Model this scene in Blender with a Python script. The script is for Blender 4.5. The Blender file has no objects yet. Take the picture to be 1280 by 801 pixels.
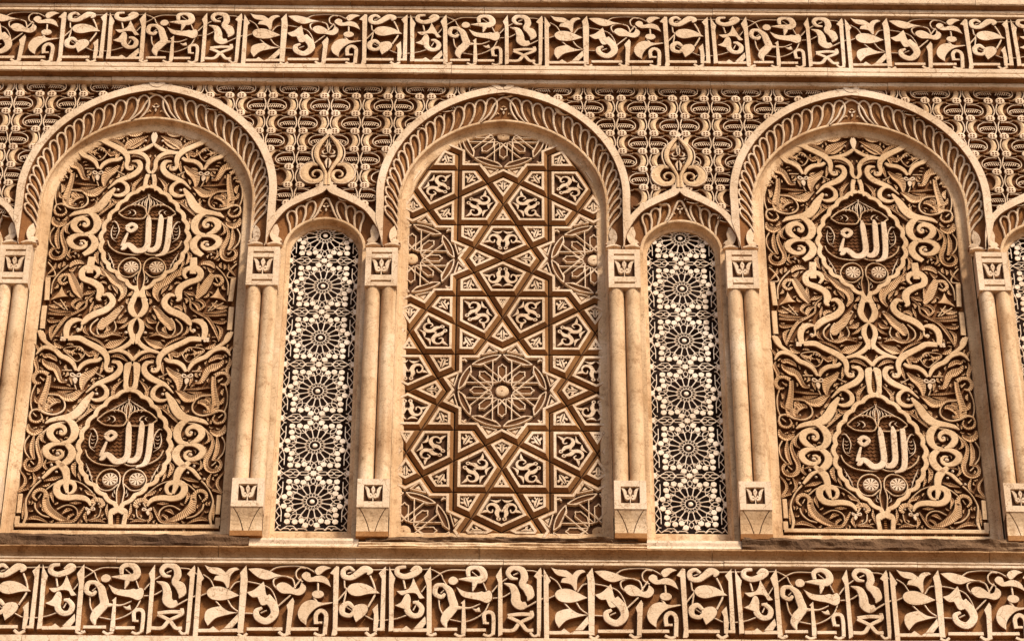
import bpy, math, random
from mathutils import Matrix, Vector
import numpy as np
random.seed(7)
S = bpy.context.scene
COL = S.collection

# ------------------------------------------------------------------ camera
PITCH, YAW, ROLL, DIST, CAMX, FPX = 0.64466, 0.00748, -0.00277, 13.04589, -0.04811, 3757.1

def cam_dir(u, v, fw):
    c, s = math.cos(-ROLL), math.sin(-ROLL)
    u, v = u*c - v*s, u*s + v*c
    y = fw*math.cos(PITCH) - v*math.sin(PITCH)
    z = fw*math.sin(PITCH) + v*math.cos(PITCH)
    c, s = math.cos(YAW), math.sin(YAW)
    return Vector((u*c + y*s, -u*s + y*c, z))

cam = bpy.data.cameras.new('camera')
cam.sensor_width = 36.0
cam.lens = FPX/1280*36.0
cam.clip_start = 0.1
cam.clip_end = 2000
camo = bpy.data.objects.new('camera', cam)
COL.objects.link(camo)
R_, U_, F_ = cam_dir(1, 0, 0), cam_dir(0, 1, 0), cam_dir(0, 0, 1)
M = Matrix((R_, U_, -F_)).transposed().to_4x4()
M.translation = Vector((CAMX, -DIST, 0))
camo.matrix_world = M
S.camera = camo

# ------------------------------------------------------------------ light
SUN_EL, SUN_AZ = math.radians(46), math.radians(37)      # azimuth: degrees to the right of straight out from the wall
w = bpy.data.worlds.new('World')
S.world = w
w.use_nodes = True
nt = w.node_tree
bg = nt.nodes['Background']
sky = nt.nodes.new('ShaderNodeTexSky')
sky.sky_type = 'NISHITA'
sky.sun_disc = False
sky.sun_elevation = SUN_EL
sky.sun_rotation = math.pi - SUN_AZ
sky.air_density = 1.0
sky.dust_density = 3.0
nt.links.new(sky.outputs[0], bg.inputs[0])
bg.inputs[1].default_value = 0.15
sun = bpy.data.lights.new('sun', 'SUN')
sun.energy = 4.6
sun.angle = math.radians(9)
sun.color = (1.0, 0.93, 0.83)
suno = bpy.data.objects.new('sun', sun)
COL.objects.link(suno)
dirn = Vector((math.sin(SUN_AZ)*math.cos(SUN_EL), -math.cos(SUN_AZ)*math.cos(SUN_EL), math.sin(SUN_EL)))
suno.rotation_euler = (-dirn).to_track_quat('-Z', 'Y').to_euler()
suno.location = dirn*30
S.view_settings.view_transform = 'Standard'
S.view_settings.look = 'None'
S.view_settings.exposure = 0.1
S.view_settings.gamma = 1.0

# ------------------------------------------------------------------ materials
def ramp(nt, fac, stops):
    r = nt.nodes.new('ShaderNodeValToRGB')
    while len(r.color_ramp.elements) < len(stops):
        r.color_ramp.elements.new(0.5)
    for e, (p, c) in zip(r.color_ramp.elements, stops):
        e.position = p
        e.color = (*c, 1) if len(c) == 3 else c
    nt.links.new(fac, r.inputs[0])
    return r.outputs[0]

def stone(name, base, dark, light, bump=0.004, rough=0.9, hatch=0.0, cracks=0.5, grime=0.25, streak=0.25):
    m = bpy.data.materials.new(name)
    m.use_nodes = True
    nt = m.node_tree
    b = nt.nodes['Principled BSDF']
    b.inputs['Roughness'].default_value = rough
    b.inputs['Specular IOR Level'].default_value = 0.15
    geo = nt.nodes.new('ShaderNodeNewGeometry')
    def noise(scale, detail=4, rough=0.6):
        n = nt.nodes.new('ShaderNodeTexNoise')
        n.inputs['Scale'].default_value = scale
        n.inputs['Detail'].default_value = detail
        n.inputs['Roughness'].default_value = rough
        nt.links.new(geo.outputs['Position'], n.inputs['Vector'])
        return n.outputs['Fac']
    big = noise(2.2, 5)
    c1 = ramp(nt, big, [(0.3, dark), (0.55, base), (0.75, light)])
    fine = noise(95, 3, 0.75)
    c2 = ramp(nt, fine, [(0.25, (0.55, 0.50, 0.46)), (0.45, (0.96, 0.95, 0.94)), (0.62, (1.03, 1.03, 1.03)), (0.85, (1.22, 1.22, 1.24))])
    mx = nt.nodes.new('ShaderNodeMix'); mx.data_type = 'RGBA'; mx.blend_type = 'MULTIPLY'
    mx.inputs[0].default_value = 1.0
    nt.links.new(c1, mx.inputs[6]); nt.links.new(c2, mx.inputs[7])
    med = noise(14, 6, 0.7)
    c3 = ramp(nt, med, [(0.28, (0.50, 0.40, 0.30)), (0.46, (1, 1, 1)), (1.0, (1.02, 1.02, 1.02))])
    mx2 = nt.nodes.new('ShaderNodeMix'); mx2.data_type = 'RGBA'; mx2.blend_type = 'MULTIPLY'
    mx2.inputs[0].default_value = grime*2
    nt.links.new(mx.outputs[2], mx2.inputs[6]); nt.links.new(c3, mx2.inputs[7])
    out = mx2.outputs[2]
    # vertical rain streaks and dust
    st = nt.nodes.new('ShaderNodeTexNoise'); st.inputs['Scale'].default_value = 1.0; st.inputs['Detail'].default_value = 6
    mpp = nt.nodes.new('ShaderNodeMapping'); mpp.inputs['Scale'].default_value = (16, 16, 1.3)
    nt.links.new(geo.outputs['Position'], mpp.inputs[0]); nt.links.new(mpp.outputs[0], st.inputs['Vector'])
    cs = ramp(nt, st.outputs['Fac'], [(0.33, (0.62, 0.50, 0.40)), (0.48, (1, 1, 1)), (0.68, (1.04, 1.04, 1.05))])
    mxs = nt.nodes.new('ShaderNodeMix'); mxs.data_type = 'RGBA'; mxs.blend_type = 'MULTIPLY'
    mxs.inputs[0].default_value = streak
    nt.links.new(out, mxs.inputs[6]); nt.links.new(cs, mxs.inputs[7])
    out = mxs.outputs[2]
    if cracks > 0:
        v = nt.nodes.new('ShaderNodeTexVoronoi'); v.feature = 'DISTANCE_TO_EDGE'
        v.inputs['Scale'].default_value = 5.5
        ad = nt.nodes.new('ShaderNodeVectorMath'); ad.operation = 'ADD'
        nn = nt.nodes.new('ShaderNodeTexNoise'); nn.inputs['Scale'].default_value = 7; nn.inputs['Detail'].default_value = 5
        nt.links.new(geo.outputs['Position'], nn.inputs['Vector'])
        sc = nt.nodes.new('ShaderNodeVectorMath'); sc.operation = 'SCALE'; sc.inputs['Scale'].default_value = 0.25
        nt.links.new(nn.outputs['Color'], sc.inputs[0])
        nt.links.new(geo.outputs['Position'], ad.inputs[0]); nt.links.new(sc.outputs[0], ad.inputs[1])
        nt.links.new(ad.outputs[0], v.inputs['Vector'])
        cr = ramp(nt, v.outputs['Distance'], [(0.0, (0.35, 0.24, 0.16)), (0.006, (0.6, 0.5, 0.42)), (0.012, (1, 1, 1))])
        mx3 = nt.nodes.new('ShaderNodeMix'); mx3.data_type = 'RGBA'; mx3.blend_type = 'MULTIPLY'
        mx3.inputs[0].default_value = cracks
        nt.links.new(out, mx3.inputs[6]); nt.links.new(cr, mx3.inputs[7])
        out = mx3.outputs[2]
    nt.links.new(out, b.inputs['Base Color'])
    h = nt.nodes.new('ShaderNodeMath'); h.operation = 'MULTIPLY_ADD'
    nt.links.new(fine, h.inputs[0]); h.inputs[1].default_value = 0.6
    nt.links.new(med, h.inputs[2])
    height = h.outputs[0]
    if hatch > 0:
        uv = nt.nodes.new('ShaderNodeUVMap')
        wv = nt.nodes.new('ShaderNodeTexWave'); wv.wave_type = 'BANDS'; wv.bands_direction = 'X'
        wv.inputs['Scale'].default_value = 1.0
        wv.inputs['Distortion'].default_value = 1.2
        mp = nt.nodes.new('ShaderNodeMapping'); mp.inputs['Scale'].default_value = (3.2, 2.0, 1); mp.inputs['Rotation'].default_value = (0, 0, 0.5)
        nt.links.new(uv.outputs[0], mp.inputs[0]); nt.links.new(mp.outputs[0], wv.inputs[0])
        m2 = nt.nodes.new('ShaderNodeMath'); m2.operation = 'MULTIPLY_ADD'; m2.inputs[1].default_value = hatch
        nt.links.new(wv.outputs['Fac'], m2.inputs[0]); nt.links.new(height, m2.inputs[2])
        height = m2.outputs[0]
        hc = ramp(nt, wv.outputs['Fac'], [(0.0, (0.62, 0.52, 0.44)), (0.45, (1, 1, 1)), (1.0, (1.03, 1.03, 1.03))])  # groove shade of the carved hatch painted into the colour
        mh = nt.nodes.new('ShaderNodeMix'); mh.data_type = 'RGBA'; mh.blend_type = 'MULTIPLY'; mh.inputs[0].default_value = 0.8
        nt.links.new(out, mh.inputs[6]); nt.links.new(hc, mh.inputs[7]); nt.links.new(mh.outputs[2], b.inputs['Base Color'])
    bp = nt.nodes.new('ShaderNodeBump')
    bp.inputs['Distance'].default_value = bump
    bp.inputs['Strength'].default_value = 1.0
    nt.links.new(height, bp.inputs['Height'])
    nt.links.new(bp.outputs[0], b.inputs['Normal'])
    return m

MAT = {
    'cream':  stone('cream_stucco', (0.70, 0.515, 0.34), (0.55, 0.37, 0.215), (0.80, 0.63, 0.45), bump=0.003, cracks=0.7),
    'stone':  stone('tan_limestone', (0.65, 0.44, 0.25), (0.45, 0.265, 0.125), (0.78, 0.59, 0.40), bump=0.004, grime=0.42, streak=0.6),
    'leaf':   stone('carved_leaf_stucco', (0.62, 0.39, 0.205), (0.46, 0.265, 0.12), (0.74, 0.52, 0.31), bump=0.003, hatch=0.9, cracks=0),
    'ground': stone('brown_carved_ground', (0.24, 0.098, 0.029), (0.14, 0.052, 0.015), (0.40, 0.19, 0.07), bump=0.006, cracks=0.2, grime=0.35),  # brown of sunk grounds and of the relief's side faces
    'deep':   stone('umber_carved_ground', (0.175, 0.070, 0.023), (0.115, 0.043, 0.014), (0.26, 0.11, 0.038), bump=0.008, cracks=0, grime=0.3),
    'ochre':  stone('ochre_brown_stucco', (0.30, 0.130, 0.040), (0.20, 0.080, 0.024), (0.42, 0.21, 0.080), bump=0.003, cracks=0.2),
    'cove':   stone('cove_painted_shade', (0.30, 0.145, 0.055), (0.17, 0.075, 0.026), (0.46, 0.27, 0.13), bump=0.006, grime=0.5),  # shade under the mouldings painted in as a darker brown
    'field':  stone('dark_field_stucco', (0.080, 0.032, 0.011), (0.054, 0.021, 0.008), (0.115, 0.047, 0.017), bump=0.003, cracks=0),  # near-black brown of sunk fields, slot floors and groove bottoms
    'tan':    stone('tan_carved_stucco', (0.66, 0.445, 0.25), (0.50, 0.31, 0.155), (0.77, 0.57, 0.365), bump=0.003),
    'slope':  stone('groove_painted_shade', (0.30, 0.140, 0.046), (0.20, 0.085, 0.026), (0.46, 0.25, 0.10), bump=0.003, cracks=0.3),  # shade of the V-grooves painted into the slope colour
    'cove_pale': stone('sill_cove_painted_shade', (0.44, 0.25, 0.115), (0.26, 0.13, 0.05), (0.62, 0.42, 0.23), bump=0.006, grime=0.5),  # paler version of the painted moulding shade, for the sill hollow
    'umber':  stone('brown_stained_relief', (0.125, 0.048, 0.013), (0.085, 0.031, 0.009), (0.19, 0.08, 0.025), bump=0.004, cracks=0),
    'dark':   stone('unlit_room_dark', (0.030, 0.014, 0.008), (0.02, 0.01, 0.006), (0.04, 0.02, 0.01), cracks=0),  # stands in for the darkness of the room behind the lattice
    'worn':   stone('eroded_brown_stone', (0.16, 0.085, 0.04), (0.08, 0.04, 0.02), (0.42, 0.26, 0.14), bump=0.014, grime=0.5),
    'lattice': stone('pale_lattice_plaster', (0.80, 0.65, 0.49), (0.70, 0.54, 0.38), (0.85, 0.73, 0.58), bump=0.0015, cracks=0),
    'paving': stone('pale_paving', (0.19, 0.12, 0.07), (0.15, 0.09, 0.05), (0.23, 0.15, 0.09)),
}

# ------------------------------------------------------------------ geometry helpers (X across the wall, Z up, d = metres out from the wall face)
def catmull(pts, wid, n=5, closed=False):
    P = [np.array(p[:2], float) for p in pts]
    if len(P) < 3 and not closed:
        return [tuple(p) for p in P], list(wid)
    out, wo = [], []
    N = len(P)
    segs = N if closed else N-1
    for i in range(segs):
        if closed:
            p0, p1, p2, p3 = P[(i-1) % N], P[i], P[(i+1) % N], P[(i+2) % N]
            w1, w2 = wid[i], wid[(i+1) % N]
        else:
            p1, p2 = P[i], P[i+1]
            p0 = P[i-1] if i > 0 else p1*2-p2
            p3 = P[i+2] if i+2 < N else p2*2-p1
            w1, w2 = wid[i], wid[i+1]
        for k in range(n):
            t = k/n
            a = 0.5*((2*p1)+(-p0+p2)*t+(2*p0-5*p1+4*p2-p3)*t*t+(-p0+3*p1-3*p2+p3)*t**3)
            out.append((a[0], a[1])); wo.append(w1+(w2-w1)*t)
    if not closed:
        out.append(tuple(P[-1])); wo.append(wid[-1])
    return out, wo

def smooth_outline(pts, n=4):
    """closed outline; a third item marks a sharp corner"""
    N = len(pts)
    out = []
    for i in range(N):
        p1, p2 = np.array(pts[i][:2]), np.array(pts[(i+1) % N][:2])
        p0 = np.array(pts[i-1][:2]) if not pts[i][2] else p1*2-p2
        p3 = np.array(pts[(i+2) % N][:2]) if not pts[(i+1) % N][2] else p2*2-p1
        for k in range(n):
            t = k/n
            a = 0.5*((2*p1)+(-p0+p2)*t+(2*p0-5*p1+4*p2-p3)*t*t+(-p0+3*p1-3*p2+p3)*t**3)
            out.append((a[0], a[1]))
    return out

class MB:
    """collects faces for ONE mesh"""
    def __init__(s):
        s.v, s.f, s.uv, s.sm, s.mi = [], [], [], [], []
    def add(s, V, F, UV=None, smooth=False, side=None):
        o = len(s.v)
        s.v += V
        s.uv += UV if UV else [(x*1.0, z*1.0) for x, y, z in V]
        for f in F:
            s.f.append(tuple(i+o for i in f)); s.sm.append(smooth); s.mi.append(0)
        if side: 
            for k in side: s.mi[len(s.mi)-len(F)+k] = 1
    def ribbon(s, pts, wid, d0, d1, bev=0.002, crown=0.0, closed=False, n=5, smooth=False, raw=False, tilt=None):
        if not hasattr(wid, '__len__'): wid = [wid]*len(pts)
        P, W = (list(pts), list(wid)) if raw else catmull(pts, wid, n, closed)
        N = len(P)
        if N < 2: return
        V, UV, F = [], [], []
        L = 0.0
        for i in range(N):
            a = P[i-1] if (i > 0 or closed) else P[i]
            b = P[(i+1) % N] if (i < N-1 or closed) else P[i]
            tx, tz = b[0]-a[0], b[1]-a[1]
            l = math.hypot(tx, tz) or 1e-9
            nx, nz = -tz/l, tx/l
            if i: L += math.hypot(P[i][0]-P[i-1][0], P[i][1]-P[i-1][1])
            h = max(W[i]/2, 0.0008)
            bb = min(bev, h*0.7)
            da, db = (d0, d1) if tilt is None else (d0+tilt(P[i]), d1+tilt(P[i]))
            hb = min(bev, (db-da)*0.6)
            for o, d in ((-h, da), (-h, db-hb), (-(h-bb), db), (0, db+crown*min(1, h/0.012)), (h-bb, db), (h, db-hb), (h, da)):
                V.append((P[i][0]+nx*o, -d, P[i][1]+nz*o)); UV.append((L*10, o*10))
        K = 7; sd = []
        for i in range(N if closed else N-1):
            j = (i+1) % N
            for k in range(K-1):
                if k in (0, K-2): sd.append(len(F))
                F.append((i*K+k, j*K+k, j*K+k+1, i*K+k+1))
        if not closed:
            sd += [len(F), len(F)+1]
            F.append(tuple(range(K)))
            F.append(tuple((N-1)*K+k for k in range(K-1, -1, -1)))
        s.add(V, F, UV, smooth, sd)
    def poly(s, out, d0, d1, bev=0.002, hole=False):
        out = list(out)
        A = sum(out[i-1][0]*out[i][1]-out[i][0]*out[i-1][1] for i in range(len(out)))
        if A < 0: out = out[::-1]
        N = len(out)
        ins = []
        for i in range(N):
            a, p, b = out[i-1], out[i], out[(i+1) % N]
            e1 = (p[0]-a[0], p[1]-a[1]); e2 = (b[0]-p[0], b[1]-p[1])
            l1 = math.hypot(*e1) or 1e-9; l2 = math.hypot(*e2) or 1e-9
            n1 = (-e1[1]/l1, e1[0]/l1); n2 = (-e2[1]/l2, e2[0]/l2)
            mx, mz = n1[0]+n2[0], n1[1]+n2[1]
            ml = mx*mx+mz*mz
            k = min(2.0/max(ml, 0.3), 2.5)
            ins.append((p[0]+mx*k*bev*0.5*1.0, p[1]+mz*k*bev*0.5*1.0))
        V = [(x, -d0, z) for x, z in out]+[(x, -(d1-bev), z) for x, z in out]+[(x, -d1, z) for x, z in ins]
        F = []
        for i in range(N):
            j = (i+1) % N
            F.append((i, j, N+j, N+i)); F.append((N+i, N+j, 2*N+j, 2*N+i))
        F.append(tuple(2*N+i for i in range(N)))
        s.add(V, F, side=range(0, 2*N, 2))
    def ring_frame(s, outer, inner, d_out, d_top, d_in):
        """frame between two outlines of equal length, sloping edge outside, wall inside"""
        N = len(outer)
    def box(s, x0, x1, d0, d1, z0, z1, bev=0.002):
        s.poly([(x0, z0), (x1, z0), (x1, z1), (x0, z1)], d0, d1, bev)
    def disc(s, cx, cz, r, d0, d1, n=14, dome=0.0, rz=None):
        rz = rz or r
        V = []
        rings = [(1, d0), (1, d1-0.001), (0.8, d1+dome*0.4), (0.4, d1+dome*0.85)]
        for k, d in rings:
            for i in range(n):
                a = 2*math.pi*i/n
                V.append((cx+r*k*math.cos(a), -d, cz+rz*k*math.sin(a)))
        V.append((cx, -(d1+dome), cz))
        F = []
        for q in range(3):
            for i in range(n):
                j = (i+1) % n
                F.append((q*n+i, q*n+j, (q+1)*n+j, (q+1)*n+i))
        for i in range(n):
            F.append((3*n+i, 3*n+(i+1) % n, 4*n))
        s.add(V, F, smooth=dome > 0, side=range(n))
    def sweep(s, prof, x0, x1, nx=1, jit=0.0, smooth=False):
        """profile [(d,z)] from top to bottom swept along X"""
        V = []
        for i in range(nx+1):
            x = x0+(x1-x0)*i/nx
            for d, z in prof:
                V.append((x, -(d+random.uniform(-jit, jit)), z+random.uniform(-jit, jit)))
        K = len(prof)
        F = []
        for i in range(nx):
            for k in range(K-1):
                F.append((i*K+k, i*K+k+1, (i+1)*K+k+1, (i+1)*K+k))
        F.append(tuple(range(K-1, -1, -1))); F.append(tuple(nx*K+k for k in range(K)))
        s.add(V, F, smooth=smooth)
    def mesh(s, name, mat, side=None):
        me = bpy.data.meshes.new(name)
        me.from_pydata(s.v, [], s.f)
        uvl = me.uv_layers.new(name='UVMap')
        li = np.empty(len(me.loops), dtype=np.int32); me.loops.foreach_get('vertex_index', li)
        uvl.data.foreach_set('uv', np.array(s.uv, dtype=np.float32)[li].ravel())
        if any(s.sm): me.polygons.foreach_set('use_smooth', s.sm)
        me.materials.append(MAT[mat])
        if side:
            me.materials.append(MAT[side])
            me.polygons.foreach_set('material_index', s.mi)
        me.update()
        return me

def link(name, me, parent=None, loc=(0, 0, 0), scale=None):
    o = bpy.data.objects.new(name, me)
    COL.objects.link(o)
    if parent is not None:
        o.parent = parent
        if parent.type == 'EMPTY': loc = (loc[0], loc[1], loc[2]-parent.location.z)
    o.location = loc
    if scale: o.scale = scale
    return o

def thing(name, label, cat, loc=(0, 0, 0), group=None):
    o = bpy.data.objects.new(name, None)
    o.empty_display_size = 0.1
    COL.objects.link(o)
    o.location = loc
    o['label'] = label; o['category'] = cat
    if group: o['group'] = group
    return o

def one(name, mat, parent, build, loc=(0, 0, 0), scale=None, side=None):
    b = MB(); build(b)
    return link(name, b.mesh(name, mat, side), parent, loc, scale)

def parse(row):
    """(name, kind, widths in mm, flat x z list in mm, indices of sharp corners)"""
    nm, kind, ws, ps, cs = row
    pts = [(ps[i]/1000, ps[i+1]/1000, i//2 in cs) for i in range(0, len(ps), 2)]
    return nm, kind, [v/1000 for v in ws], pts

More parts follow.
